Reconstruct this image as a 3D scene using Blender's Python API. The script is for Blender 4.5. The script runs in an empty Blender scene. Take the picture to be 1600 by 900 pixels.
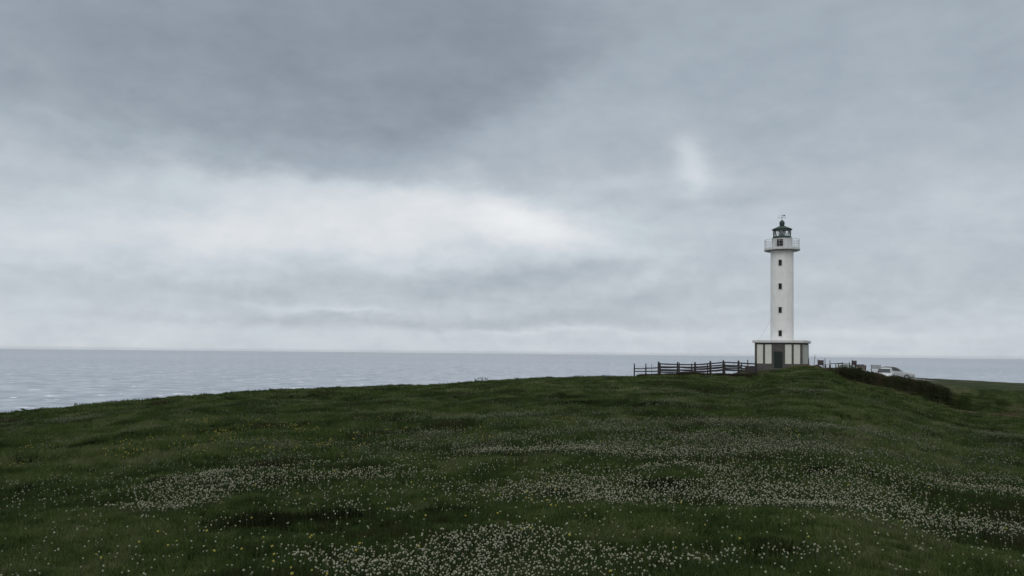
import bpy, math, random
import numpy as np
from mathutils import Matrix, Vector

random.seed(7)
rng = np.random.default_rng(7)
R = math.radians
scene = bpy.context.scene
COL = scene.collection

# ------------------------------------------------------------------ camera
F = 1250.0                       # focal length in pixels of the 1600 px wide photograph
PITCH, ROLL, SHIFT = R(1.7), R(0.58), 0.0395
cam_d = bpy.data.cameras.new("camera")
cam = bpy.data.objects.new("camera", cam_d)
COL.objects.link(cam)
cam_d.sensor_width = 36.0
cam_d.lens = 36.0 * F / 1600.0
cam_d.shift_y = SHIFT
cam_d.clip_start = 0.1
cam_d.clip_end = 120000.0
CM = Matrix.Rotation(R(90) + PITCH, 4, 'X') @ Matrix.Rotation(ROLL, 4, 'Z')
cam.matrix_world = CM
scene.camera = cam
SEA_Z = -118.0
HAZE = 0.8e-5                    # density of the sea air, per metre


def at(px, py, Y):
    """world point seen at photo pixel (px, py) at depth Y metres"""
    d = CM.to_3x3() @ Vector(((px - 800) / F, ((450 - py) / 1600 + SHIFT) * 1600 / F, -1.0))
    return d * (Y / d.y)


def direction(px, py):
    d = CM.to_3x3() @ Vector(((px - 800) / F, ((450 - py) / 1600 + SHIFT) * 1600 / F, -1.0))
    return d.normalized()


# ------------------------------------------------------------------ view
vs = scene.view_settings
vs.view_transform = 'Standard'
vs.look = 'None'
vs.exposure = 0.0
vs.gamma = 1.0
scene.cycles.volume_bounces = 0
scene.cycles.max_bounces = 6
scene.cycles.diffuse_bounces = 3

# ------------------------------------------------------------------ world: overcast sky
SUN_EL, SUN_AZ = R(42), R(200)    # azimuth clockwise from +Y: behind the camera, a little left
world = bpy.data.worlds.new("World")
scene.world = world
world.use_nodes = True
wt = world.node_tree
wt.nodes.clear()


class NT:
    def __init__(self, tree):
        self.t = tree

    def n(self, typ, **kw):
        nd = self.t.nodes.new(typ)
        for k, v in kw.items():
            setattr(nd, k, v)
        return nd

    def link(self, a, b):
        self.t.links.new(a, b)

    def m(self, op, a, b=None, c=None, clamp=False):
        nd = self.t.nodes.new('ShaderNodeMath')
        nd.operation = op
        nd.use_clamp = clamp
        for i, v in enumerate((a, b, c)):
            if v is None:
                continue
            if isinstance(v, (int, float)):
                nd.inputs[i].default_value = v
            else:
                self.t.links.new(v, nd.inputs[i])
        return nd.outputs[0]

    def comb(self, x, y, z):
        nd = self.t.nodes.new('ShaderNodeCombineXYZ')
        for i, v in enumerate((x, y, z)):
            if isinstance(v, (int, float)):
                nd.inputs[i].default_value = v
            else:
                self.t.links.new(v, nd.inputs[i])
        return nd.outputs[0]

    def noise(self, vec, scale, detail=4, rough=0.5, dist=0.0):
        nd = self.t.nodes.new('ShaderNodeTexNoise')
        nd.inputs['Scale'].default_value = scale
        nd.inputs['Detail'].default_value = detail
        nd.inputs['Roughness'].default_value = rough
        nd.inputs['Distortion'].default_value = dist
        if vec is not None:
            self.t.links.new(vec, nd.inputs['Vector'])
        return nd

    def ramp(self, fac, stops, interp='LINEAR'):
        nd = self.t.nodes.new('ShaderNodeValToRGB')
        cr = nd.color_ramp
        cr.interpolation = interp
        while len(cr.elements) > 1:
            cr.elements.remove(cr.elements[-1])
        cr.elements[0].position = stops[0][0]
        cr.elements[0].color = tuple(stops[0][1]) + (1,)
        for p, c in stops[1:]:
            e = cr.elements.new(p)
            e.color = tuple(c) + (1,)
        self.t.links.new(fac, nd.inputs[0])
        return nd.outputs[0]

    def mix(self, fac, a, b, blend='MIX'):
        nd = self.t.nodes.new('ShaderNodeMix')
        nd.data_type = 'RGBA'
        nd.blend_type = blend
        for i, v in ((0, fac), (6, a), (7, b)):
            if isinstance(v, (int, float)):
                nd.inputs[i].default_value = v
            elif isinstance(v, tuple):
                nd.inputs[i].default_value = v + (1,) if len(v) == 3 else v
            else:
                self.t.links.new(v, nd.inputs[i])
        return nd.outputs[2]


W = NT(wt)
tc = W.n('ShaderNodeTexCoord')
sep = W.n('ShaderNodeSeparateXYZ')
W.link(tc.outputs['Generated'], sep.inputs[0])
DX, DY, DZ = sep.outputs
az = W.m('MULTIPLY', W.m('ARCTAN2', DX, DY), 57.29578)
el = W.m('MULTIPLY', W.m('ARCSINE', DZ), 57.29578)
# cloud texture coordinate: direction with the vertical stretched so that clouds flatten towards the horizon
stretch = W.comb(DX, DY, W.m('MULTIPLY', DZ, 1.9))
warp1 = W.noise(stretch, 3.2, 5, 0.55)
warp2 = W.noise(stretch, 11.0, 5, 0.6)
sw1 = W.n('ShaderNodeSeparateColor'); W.link(warp1.outputs['Color'], sw1.inputs[0])
sw2 = W.n('ShaderNodeSeparateColor'); W.link(warp2.outputs['Color'], sw2.inputs[0])


def warp(base, a, b, ka, kb):
    s = W.m('MULTIPLY_ADD', W.m('SUBTRACT', a, 0.5), ka, base)
    return W.m('MULTIPLY_ADD', W.m('SUBTRACT', b, 0.5), kb, s)


AZ = warp(az, sw1.outputs[0], sw2.outputs[0], 8.0, 5.5)
EL = warp(el, sw1.outputs[1], sw2.outputs[1], 3.6, 3.2)

AZS = warp(az, sw1.outputs[0], sw2.outputs[0], 1.0, 2.8)
ELS = warp(el, sw1.outputs[1], sw2.outputs[1], 0.8, 2.2)


def azel(px, py):
    d = direction(px, py)
    return math.degrees(math.atan2(d.x, d.y)), math.degrees(math.asin(d.z))


# cloud masses: (px, py, half width px, half height px, tilt deg, amplitude, flatness power)
BLOBS = [
    (400, 62, 490, 205, 3, -0.125, 4),       # dark mass, upper left
    (420, 215, 240, 50, 2, -0.02, 2),      # its heavy lower edge
    (735, 190, 150, 60, 28, -0.04, 1),
    (250, 270, 120, 22, 0, 0.03, 1),
    (400, 285, 110, 18, 0, 0.03, 1),
    (265, 322, 85, 20, 10, -0.07, 1),       # grey scrap under it
    (560, 352, 340, 58, -2, 0.18, 2),       # long bright band
    (300, 385, 190, 42, 0, 0.12, 1),
    (660, 330, 150, 40, 4, 0.08, 1),
    (735, 312, 30, 22, 0, -0.05, 1),
    (775, 322, 70, 30, -25, 0.10, 1),       # brightest gap
    (860, 360, 110, 26, -12, 0.10, 1),
    (940, 390, 190, 26, -4, 0.06, 1),
    (600, 405, 55, 36, 40, 0.05, 1),
    (1083, 262, 24, 36, 8, 0.17, 1),        # bright notch
    (1070, 230, 30, 14, -20, 0.05, 1),
    (1010, 285, 90, 18, -4, 0.055, 1),
    (880, 310, 60, 22, 10, 0.03, 1),
    (1150, 275, 50, 20, 0, 0.035, 1),
    (1080, 350, 230, 38, 0, 0.045, 1),
    (1110, 322, 80, 14, 0, -0.05, 1),
    (1190, 205, 60, 24, 0, -0.03, 1),
    (960, 170, 160, 60, 0, 0.02, 1),
    (1370, 120, 90, 120, 0, 0.02, 1),
    (720, 445, 150, 14, 0, -0.05, 1),
    (900, 425, 140, 10, 4, -0.03, 1),
    (330, 448, 170, 16, 0, -0.05, 1),
    (450, 478, 100, 8, -5, 0.06, 1),        # light streaks over the horizon
    (540, 488, 60, 3, 0, 0.06, 1),
    (560, 502, 330, 8, 0, -0.07, 1),
    (1010, 437, 50, 12, 38, 0.06, 1),
    (945, 448, 40, 12, 0, 0.05, 1),
    (985, 468, 50, 12, 20, -0.05, 1),
    (1150, 440, 40, 16, 20, 0.04, 1),
    (900, 498, 200, 10, 0, -0.07, 1),
    (860, 516, 130, 4, 0, 0.07, 1),
    (1330, 485, 110, 18, 0, -0.04, 1),
    (1320, 430, 70, 14, 0, 0.03, 1),
    (1300, 520, 160, 6, 0, 0.05, 1),
    (1500, 330, 130, 60, 0, 0.05, 1),
    (60, 390, 150, 50, 0, 0.11, 1),
]
# broad brightness by elevation (linear light), then the masses
base = W.ramp(W.m('DIVIDE', el, 60.0, clamp=True), [
    (0.0, (0.615,) * 3), (0.035, (0.60,) * 3), (0.062, (0.53,) * 3), (0.10, (0.50,) * 3),
    (0.16, (0.505,) * 3), (0.21, (0.475,) * 3), (0.30, (0.40,) * 3), (0.42, (0.385,) * 3), (0.7, (0.42,) * 3), (1.0, (0.5,) * 3)], 'B_SPLINE')
bsep = W.n('ShaderNodeSeparateColor'); W.link(base, bsep.inputs[0])
val = bsep.outputs[0]
for (px, py, hw, hh, tilt, amp, pw) in BLOBS:
    a0, e0 = azel(px, py)
    a1, _ = azel(px + hw, py)
    _, e1 = azel(px, py - hh)
    sa, se = abs(a1 - a0), abs(e1 - e0)
    small = hw < 65 or hh < 13
    da = W.m('SUBTRACT', AZS if small else AZ, a0)
    de = W.m('SUBTRACT', ELS if small else EL, e0)
    if tilt:
        c, s = math.cos(R(tilt)), math.sin(R(tilt))
        da, de = (W.m('ADD', W.m('MULTIPLY', da, c), W.m('MULTIPLY', de, s)),
                  W.m('SUBTRACT', W.m('MULTIPLY', de, c), W.m('MULTIPLY', da, s)))
    qa = W.m('POWER', W.m('ABSOLUTE', W.m('DIVIDE', da, sa)), 2.0)
    qe = W.m('POWER', W.m('ABSOLUTE', W.m('DIVIDE', de, se)), 2.0)
    q = W.m('ADD', qa, qe)
    if pw > 1:
        q = W.m('POWER', q, float(pw))
    g = W.m('EXPONENT', W.m('MULTIPLY', q, -0.8))
    val = W.m('MULTIPLY_ADD', g, amp, val)
# ragged cloud texture
s2 = W.comb(DX, DY, W.m('MULTIPLY', DZ, 2.2))
nA = W.noise(s2, 4.0, 6, 0.55, 0.3)
nB = W.noise(s2, 14.0, 5, 0.55, 0.2)
s3 = W.comb(DX, DY, W.m('MULTIPLY', DZ, 9.0))
nC = W.noise(s3, 6.0, 5, 0.5, 0.1)
lowfade = W.m('SUBTRACT', 1.0, W.m('DIVIDE', el, 14.0, clamp=True))
val = W.m('MULTIPLY_ADD', W.m('SUBTRACT', nA.outputs[0], 0.5), 0.07, val)
val = W.m('MULTIPLY_ADD', W.m('SUBTRACT', nB.outputs[0], 0.5), 0.11, val)
val = W.m('MULTIPLY_ADD', W.m('MULTIPLY', W.m('SUBTRACT', nC.outputs[0], 0.5), lowfade), 0.13, val)
nD = W.noise(W.comb(DX, DY, W.m('MULTIPLY', DZ, 1.7)), 30.0, 5, 0.6, 0.4)
val = W.m('MULTIPLY_ADD', W.m('MULTIPLY', W.m('SUBTRACT', nD.outputs[0], 0.5), W.m('SUBTRACT', 1.0, W.m('DIVIDE', el, 26.0, clamp=True))), 0.16, val)
val = W.m('ADD', val, 0.006)
# the half of the sky where the sun hides behind the clouds is brighter
sd = Vector((math.sin(SUN_AZ) * math.cos(SUN_EL), math.cos(SUN_AZ) * math.cos(SUN_EL), math.sin(SUN_EL)))
dotn = W.n('ShaderNodeVectorMath', operation='DOT_PRODUCT')
W.link(tc.outputs['Generated'], dotn.inputs[0]); dotn.inputs[1].default_value = sd
glow = W.m('POWER', W.m('MAXIMUM', W.m('MULTIPLY_ADD', dotn.outputs['Value'], 0.6, 0.4), 0.0), 1.6)
val = W.m('MULTIPLY_ADD', glow, 0.5, val)
val = W.m('MULTIPLY', val, 0.995)
cloud = W.ramp(val, [
    (0.20, (0.17, 0.205, 0.24)),
    (0.32, (0.278, 0.320, 0.373)),
    (0.42, (0.368, 0.424, 0.48)),
    (0.52, (0.482, 0.53, 0.58)),
    (0.62, (0.580, 0.640, 0.685)),
    (0.75, (0.725, 0.752, 0.782)),
    (1.0, (1.0, 1.0, 1.0))])
cl10 = W.n('ShaderNodeVectorMath', operation='SCALE')
W.link(cloud, cl10.inputs[0]); cl10.inputs['Scale'].default_value = 10.0
sky = W.n('ShaderNodeTexSky', sky_type='NISHITA')
sky.sun_disc = False
sky.sun_elevation = SUN_EL
sky.sun_rotation = SUN_AZ
mixed = W.mix(0.04, cl10.outputs[0], sky.outputs[0])
bg = W.n('ShaderNodeBackground')
bg.inputs['Strength'].default_value = 0.1
W.link(mixed, bg.inputs[0])
wo = W.n('ShaderNodeOutputWorld')
W.link(bg.outputs[0], wo.inputs[0])

sun_d = bpy.data.lights.new("sun", 'SUN')
sun_d.energy = 0.55
sun_d.angle = R(25)
sun_d.color = (1.0, 0.97, 0.92)
sun = bpy.data.objects.new("sun", sun_d)
COL.objects.link(sun)
sun.rotation_euler = sd.to_track_quat('Z', 'Y').to_euler()

# ------------------------------------------------------------------ helpers


def tag(o, label=None, cat=None, group=None, kind=None):
    if label: o['label'] = label
    if cat: o['category'] = cat
    if group: o['group'] = group
    if kind: o['kind'] = kind
    return o


def empty(name, loc, rz=0.0):
    o = bpy.data.objects.new(name, None)
    COL.objects.link(o)
    o.location = loc
    o.rotation_euler = (0, 0, rz)
    o.empty_display_size = 0.3
    return o


class MB:
    """collects simple solids into one mesh"""

    def __init__(self):
        self.v, self.f = [], []

    def add(self, verts, faces):
        k = len(self.v)
        self.v += [tuple(p) for p in verts]
        self.f += [tuple(i + k for i in f) for f in faces]
        return self

    def box(self, c, s, rz=0.0, bev=0.0, rx=0.0):
        hx, hy, hz = s[0] / 2, s[1] / 2, s[2] / 2
        M = Matrix.Rotation(rz, 3, 'Z') @ Matrix.Rotation(rx, 3, 'X')
        b = min(bev, hx * .45, hy * .45, hz * .45)
        if b <= 0:
            p = [(x, y, z) for z in (-hz, hz) for (x, y) in ((-hx, -hy), (hx, -hy), (hx, hy), (-hx, hy))]
            f = [(0, 3, 2, 1), (4, 5, 6, 7), (0, 1, 5, 4), (1, 2, 6, 5), (2, 3, 7, 6), (3, 0, 4, 7)]
        else:
            p = []
            for z, i in ((-hz, b), (-hz + b, 0), (hz - b, 0), (hz, b)):
                x, y = hx - i, hy - i
                p += [(-x + b * (i == 0), -y, z), (x - b * (i == 0), -y, z), (x, -y + b * (i == 0), z), (x, y - b * (i == 0), z),
                      (x - b * (i == 0), y, z), (-x + b * (i == 0), y, z), (-x, y - b * (i == 0), z), (-x, -y + b * (i == 0), z)]
            # rings with i == b share corners; keep 8 points a ring for simplicity
            f = [tuple(range(7, -1, -1)), tuple(range(24, 32))]
            for r in range(3):
                for j in range(8):
                    a, q = r * 8 + j, r * 8 + (j + 1) % 8
                    f.append((a, q, q + 8, a + 8))
        return self.add([Vector(c) + M @ Vector(q) for q in p], f)

    def lathe(self, prof, n=32, c=(0, 0, 0), cap=True):
        vs_, fs = [], []
        for (r, z) in prof:
            for j in range(n):
                t = 2 * math.pi * j / n
                vs_.append((c[0] + r * math.cos(t), c[1] + r * math.sin(t), c[2] + z))
        for i in range(len(prof) - 1):
            for j in range(n):
                a, b = i * n + j, i * n + (j + 1) % n
                fs.append((a, b, b + n, a + n))
        if cap:
            fs.append(tuple(range(n - 1, -1, -1)))
            k = (len(prof) - 1) * n
            fs.append(tuple(range(k, k + n)))
        return self.add(vs_, fs)

    def tube(self, pts, r, n=6, r2=None):
        pts = [Vector(p) for p in pts]
        vs_, fs = [], []
        for i, p in enumerate(pts):
            d = (pts[min(i + 1, len(pts) - 1)] - pts[max(i - 1, 0)]).normalized()
            u = d.orthogonal().normalized() if i == 0 else (u - d * u.dot(d)).normalized()
            w = d.cross(u)
            rr = r if r2 is None else r + (r2 - r) * i / (len(pts) - 1)
            for j in range(n):
                t = 2 * math.pi * j / n
                vs_.append(p + (u * math.cos(t) + w * math.sin(t)) * rr)
        for i in range(len(pts) - 1):
            for j in range(n):
                a, b = i * n + j, i * n + (j + 1) % n
                fs.append((a, b, b + n, a + n))
        fs.append(tuple(range(n - 1, -1, -1)))
        k = (len(pts) - 1) * n
        fs.append(tuple(range(k, k + n)))
        return self.add(vs_, fs)

    def build(self, name, mat, parent=None, smooth=False):
        me = bpy.data.meshes.new(name)
        me.from_pydata(self.v, [], self.f)
        me.validate()
        me.update()
        if smooth:
            for p in me.polygons:
                p.use_smooth = True
            try:
                me.set_sharp_from_angle(angle=R(40))
            except Exception:
                pass
        me.materials.append(mat)
        o = bpy.data.objects.new(name, me)
        COL.objects.link(o)
        if parent:
            o.parent = parent
        return o


def mesh_np(name, V, Fq, mat, parent=None, link=True):
    """mesh from numpy arrays; Fq: (n,3) or (n,4) int faces"""
    me = bpy.data.meshes.new(name)
    n, k = Fq.shape
    me.vertices.add(len(V))
    me.vertices.foreach_set('co', V.astype(np.float32).ravel())
    me.loops.add(n * k)
    me.loops.foreach_set('vertex_index', Fq.astype(np.int32).ravel())
    me.polygons.add(n)
    me.polygons.foreach_set('loop_start', np.arange(0, n * k, k, dtype=np.int32))
    me.update(calc_edges=True)
    me.materials.append(mat)
    o = bpy.data.objects.new(name, me)
    if link:
        COL.objects.link(o)
    if parent:
        o.parent = parent
    return o


# ------------------------------------------------------------------ materials


def mat_new(name):
    m = bpy.data.materials.new(name)
    m.use_nodes = True
    t = NT(m.node_tree)
    b = m.node_tree.nodes['Principled BSDF']
    return m, t, b


def simple(name, col, rough=0.7, var=0.25, scale=3.0, metal=0.0, bump=0.0, bscale=30.0, spec=0.5):
    m, t, b = mat_new(name)
    g = t.n('ShaderNodeTexCoord')
    nz = t.noise(g.outputs['Object'], scale, 6, 0.6)
    lo = tuple(c * (1 - var) for c in col)
    hi = tuple(min(1, c * (1 + var)) for c in col)
    c = t.ramp(nz.outputs[0], [(0.3, lo), (0.7, hi)])
    t.link(c, b.inputs['Base Color'])
    b.inputs['Roughness'].default_value = rough
    b.inputs['Metallic'].default_value = metal
    b.inputs['Specular IOR Level'].default_value = spec
    if bump:
        n2 = t.noise(g.outputs['Object'], bscale, 4, 0.6)
        bp = t.n('ShaderNodeBump')
        bp.inputs['Strength'].default_value = bump
        bp.inputs['Distance'].default_value = 0.02
        t.link(n2.outputs[0], bp.inputs['Height'])
        t.link(bp.outputs[0], b.inputs['Normal'])
    return m


def weathered_plaster(name, col, streak=0.25, rings=False):
    m, t, b = mat_new(name)
    g = t.n('ShaderNodeTexCoord')
    mp = t.n('ShaderNodeMapping')
    mp.inputs['Scale'].default_value = (3.5, 3.5, 0.35)
    t.link(g.outputs['Object'], mp.inputs[0])
    n1 = t.noise(mp.outputs[0], 1.6, 6, 0.6)
    n2 = t.noise(g.outputs['Object'], 0.9, 5, 0.6)
    f = t.m('MULTIPLY', t.m('ADD', n1.outputs[0], n2.outputs[0]), 0.5)
    c = t.ramp(f, [(0.36, tuple(x * (1 - streak) for x in (col[0], col[1] * 0.99, col[2] * 0.95))), (0.56, col)])
    if rings:
        s = t.n('ShaderNodeSeparateXYZ')
        t.link(g.outputs['Object'], s.inputs[0])
        fr = t.m('FRACT', t.m('DIVIDE', s.outputs[2], 1.39))
        line = t.m('LESS_THAN', fr, 0.018)
        c = t.mix(t.m('MULTIPLY', line, 0.3), c, (col[0] * .6, col[1] * .6, col[2] * .58))
    t.link(c, b.inputs['Base Color'])
    b.inputs['Roughness'].default_value = 0.85
    n3 = t.noise(g.outputs['Object'], 12, 5, 0.6)
    bp = t.n('ShaderNodeBump')
    bp.inputs['Strength'].default_value = 0.25
    bp.inputs['Distance'].default_value = 0.03
    t.link(n3.outputs[0], bp.inputs['Height'])
    t.link(bp.outputs[0], b.inputs['Normal'])
    return m


def stone_blocks(name):
    m, t, b = mat_new(name)
    g = t.n('ShaderNodeTexCoord')
    s = t.n('ShaderNodeSeparateXYZ')
    t.link(g.outputs['Object'], s.inputs[0])
    v = t.comb(t.m('ADD', s.outputs[0], s.outputs[1]), s.outputs[2], 0.0)
    br = t.n('ShaderNodeTexBrick')
    t.link(v, br.inputs['Vector'])
    br.inputs['Scale'].default_value = 1.0
    br.inputs['Brick Width'].default_value = 0.52
    br.inputs['Row Height'].default_value = 0.31
    br.inputs['Mortar Size'].default_value = 0.012
    br.inputs['Color1'].default_value = (0.085, 0.080, 0.072, 1)
    br.inputs['Color2'].default_value = (0.060, 0.058, 0.055, 1)
    br.inputs['Mortar'].default_value = (0.10, 0.098, 0.09, 1)
    nz = t.noise(g.outputs['Object'], 7, 6, 0.65)
    c = t.mix(0.55, br.outputs[0], t.ramp(nz.outputs[0], [(0.3, (0.035, 0.034, 0.034)), (0.7, (0.125, 0.118, 0.105))]))
    t.link(c, b.inputs['Base Color'])
    b.inputs['Roughness'].default_value = 0.9
    bp = t.n('ShaderNodeBump')
    bp.inputs['Strength'].default_value = 0.5
    bp.inputs['Distance'].default_value = 0.03
    t.link(nz.outputs[0], bp.inputs['Height'])
    t.link(bp.outputs[0], b.inputs['Normal'])
    return m


M = {}
M['plaster'] = weathered_plaster('white_tower_plaster', (0.75, 0.755, 0.755), 0.12, rings=True)
M['panel'] = weathered_plaster('white_wall_plaster', (0.60, 0.61, 0.565), 0.14)
M['concrete'] = weathered_plaster('white_painted_concrete', (0.58, 0.595, 0.60), 0.22)
M['stone'] = stone_blocks('dark_stone')
M['green'] = simple('dark_green_paint', (0.011, 0.034, 0.027), 0.6, 0.25, 2.0)
M['green_roof'] = simple('green_lantern_roof', (0.022, 0.050, 0.036), 0.7, 0.35, 3.0)
M['door'] = simple('door_green_paint', (0.004, 0.013, 0.010), 0.7, 0.2, 4.0)
M['darkglass'] = simple('dark_pane', (0.010, 0.012, 0.012), 0.4, 0.2, 2.0, spec=0.2)
M['rail'] = simple('pale_railing_metal', (0.42, 0.43, 0.44), 0.5, 0.15, 3.0)
M['dark_metal'] = simple('dark_metal', (0.05, 0.055, 0.055), 0.5, 0.2, 3.0)
M['wood'] = simple('dark_fence_wood', (0.032, 0.029, 0.031), 0.9, 0.4, 9.0, bump=0.5, bscale=50)
M['wood_grey'] = simple('grey_fence_wood', (0.10, 0.098, 0.10), 0.9, 0.4, 9.0, bump=0.5, bscale=50)
M['board'] = simple('brown_board', (0.06, 0.045, 0.045), 0.8, 0.3, 9.0)
M['steel'] = simple('grey_sign_metal', (0.22, 0.24, 0.25), 0.45, 0.15, 5.0)
M['white_metal'] = simple('white_metal', (0.7, 0.7, 0.7), 0.45, 0.08, 5.0)

m_, t_, b_ = mat_new('lantern_glass')
tr = t_.n('ShaderNodeBsdfTransparent')
gl = t_.n('ShaderNodeBsdfGlossy')
gl.inputs['Roughness'].default_value = 0.03
mx = t_.n('ShaderNodeMixShader')
fr_ = t_.n('ShaderNodeFresnel'); fr_.inputs[0].default_value = 1.45
t_.link(t_.m('ADD', t_.m('MULTIPLY', fr_.outputs[0], 0.8), 0.03, clamp=True), mx.inputs[0])
t_.link(tr.outputs[0], mx.inputs[1]); t_.link(gl.outputs[0], mx.inputs[2])
t_.link(mx.outputs[0], m_.node_tree.nodes['Material Output'].inputs[0])
M['glass'] = m_
m_, t_, b_ = mat_new('lens_glass')
b_.inputs['Base Color'].default_value = (0.45, 0.52, 0.56, 1)
b_.inputs['Roughness'].default_value = 0.08
b_.inputs['Transmission Weight'].default_value = 0.35
M['lens'] = m_


def grass_mat(name, stops, rough=0.6, transl=0.3):
    m, t, b = mat_new(name)
    geo = t.n('ShaderNodeNewGeometry')
    mp = t.n('ShaderNodeMapping')
    mp.inputs['Scale'].default_value = (1, 1, 0.0)
    t.link(geo.outputs['Position'], mp.inputs[0])
    n1 = t.noise(mp.outputs[0], 0.16, 5, 0.6)
    n2 = t.noise(mp.outputs[0], 0.42, 6, 0.72)
    oi = t.n('ShaderNodeObjectInfo')
    f = t.m('ADD', t.m('MULTIPLY', n1.outputs[0], 0.48), t.m('MULTIPLY', n2.outputs[0], 0.50))
    f = t.m('ADD', f, t.m('MULTIPLY', oi.outputs['Random'], 0.10))
    f = t.m('MULTIPLY_ADD', t.m('SUBTRACT', f, 0.54), 1.7, 0.50)
    c = t.ramp(f, stops)
    t.link(c, b.inputs['Base Color'])
    b.inputs['Roughness'].default_value = rough
    b.inputs['Specular IOR Level'].default_value = 0.05
    td = t.n('ShaderNodeBsdfTranslucent')
    t.link(c, td.inputs[0])
    ms = t.n('ShaderNodeMixShader')
    ms.inputs[0].default_value = transl
    t.link(b.outputs[0], ms.inputs[1]); t.link(td.outputs[0], ms.inputs[2])
    t.link(ms.outputs[0], m.node_tree.nodes['Material Output'].inputs[0])
    return m


GREEN = [(0.30, (0.046, 0.042, 0.022)), (0.38, (0.028, 0.042, 0.014)), (0.48, (0.042, 0.070, 0.018)), (0.55, (0.068, 0.098, 0.030)), (0.63, (0.105, 0.127, 0.052)), (0.72, (0.13, 0.145, 0.075))]
M['grass'] = grass_mat('meadow_grass', GREEN)
M['ground'] = grass_mat('meadow_soil', [(p, (c[0] * .55, c[1] * .5, c[2] * .6)) for p, c in GREEN], 0.9, 0.0)
M['dry'] = grass_mat('dry_grass', [(0.35, (0.10, 0.082, 0.050)), (0.6, (0.17, 0.145, 0.085))])
M['scrub'] = grass_mat('dead_bracken', [(0.35, (0.022, 0.018, 0.012)), (0.6, (0.038, 0.030, 0.020))], 0.8, 0.1)
M['shade_tuft'] = grass_mat('dark_shade_tuft', [(0.35, (0.010, 0.014, 0.006)), (0.6, (0.018, 0.026, 0.009))], 0.8, 0.05)  # near-black leaf colour stands in for shade between the tussocks
M['leafdark'] = grass_mat('bramble_leaf', [(0.34, (0.030, 0.036, 0.016)), (0.46, (0.048, 0.056, 0.025)), (0.56, (0.075, 0.062, 0.040)), (0.68, (0.055, 0.07, 0.03))], 0.55, 0.15)
M['twig'] = simple('bramble_twig', (0.055, 0.042, 0.034), 0.8, 0.3, 6.0)
M['petal'] = simple('clover_white', (0.26, 0.27, 0.195), 0.95, 0.15, 40.0)
_pt = M['petal'].node_tree; _pn = NT(_pt); _pb = _pt.nodes['Principled BSDF']
_src = _pb.inputs['Base Color'].links[0].from_socket
_oi = _pn.n('ShaderNodeObjectInfo')
_pn.link(_pn.mix(1.0, _src, _pn.ramp(_oi.outputs['Random'], [(0.0, (0.55, 0.48, 0.42)), (0.3, (0.85, 0.82, 0.78)), (0.7, (1, 1, 1)), (1.0, (1.2, 1.2, 1.2))]), 'MULTIPLY'), _pb.inputs['Base Color'])
M['petal_y'] = simple('buttercup_yellow', (0.25, 0.22, 0.02), 0.6, 0.15, 40.0)
M['stem'] = simple('flower_stem', (0.025, 0.045, 0.012), 0.7, 0.2, 10.0)

# sea
m_, t_, b_ = mat_new('sea_water')
geo = t_.n('ShaderNodeNewGeometry')
mp1 = t_.n('ShaderNodeMapping'); mp1.inputs['Scale'].default_value = (1, 1, 0)
t_.link(geo.outputs['Position'], mp1.inputs[0])
bands = t_.noise(mp1.outputs[0], 0.00022, 4, 0.55)  # broad cloud shadow and wind patches, put into the water colour
mid = t_.noise(mp1.outputs[0], 0.004, 5, 0.6)
fq = t_.m('ADD', t_.m('MULTIPLY', bands.outputs[0], 0.6), t_.m('MULTIPLY', mid.outputs[0], 0.4))
wc = t_.ramp(fq, [(0.40, (0.33, 0.385, 0.45)), (0.60, (0.43, 0.47, 0.53))])
foam_n = t_.noise(mp1.outputs[0], 0.020, 2, 0.4)
foam_g = t_.noise(mp1.outputs[0], 0.0035, 2, 0.5)
fm = t_.m('MULTIPLY', t_.m('GREATER_THAN', foam_n.outputs[0], 0.645), t_.m('GREATER_THAN', foam_g.outputs[0], 0.50))
chop = t_.noise(mp1.outputs[0], 0.011, 7, 0.75)  # light and dark of the waves carried by the base colour
wc = t_.mix(1.0, wc, t_.ramp(chop.outputs[0], [(0.38, (0.55, 0.57, 0.60)), (0.5, (1, 1, 1)), (0.60, (1.34, 1.30, 1.25))]), 'MULTIPLY')
wc2 = t_.mix(fm, wc, (0.85, 0.87, 0.88))
t_.link(wc2, b_.inputs['Base Color'])
b_.inputs['Roughness'].default_value = 0.32
b_.inputs['IOR'].default_value = 1.33
wv = t_.noise(mp1.outputs[0], 0.045, 7, 0.65)
bp = t_.n('ShaderNodeBump'); bp.inputs['Strength'].default_value = 0.7; bp.inputs['Distance'].default_value = 2.2
t_.link(wv.outputs[0], bp.inputs['Height']); t_.link(bp.outputs[0], b_.inputs['Normal'])
M['sea'] = m_
M['path'] = simple('trodden_earth_path', (0.15, 0.125, 0.085), 0.95, 0.35, 1.5)
M['gravel'] = simple('car_park_gravel', (0.11, 0.105, 0.10), 0.95, 0.25, 2.5)

# ------------------------------------------------------------------ terrain


def vnoise(x, y, seed=0):
    xi, yi = np.floor(x).astype(np.int64), np.floor(y).astype(np.int64)
    xf, yf = x - xi, y - yi
    u, v = xf * xf * (3 - 2 * xf), yf * yf * (3 - 2 * yf)

    def h(a, b):
        n = (a * 374761393 + b * 668265263 + seed * 974634777) & 0xffffffff
        n = ((n ^ (n >> 13)) * 1274126177) & 0xffffffff
        return ((n ^ (n >> 16)) & 0xffff) / 65535.0
    return ((h(xi, yi) * (1 - u) + h(xi + 1, yi) * u) * (1 - v) + (h(xi, yi + 1) * (1 - u) + h(xi + 1, yi + 1) * u) * v)


def fbm(x, y, octaves=4, seed=0, gain=0.5):
    s, a, tot = 0.0, 1.0, 0.0
    for o in range(octaves):
        s = s + a * vnoise(x * 2 ** o + 17.3 * o, y * 2 ** o - 9.1 * o, seed + o)
        tot += a
        a *= gain
    return s / tot


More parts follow.
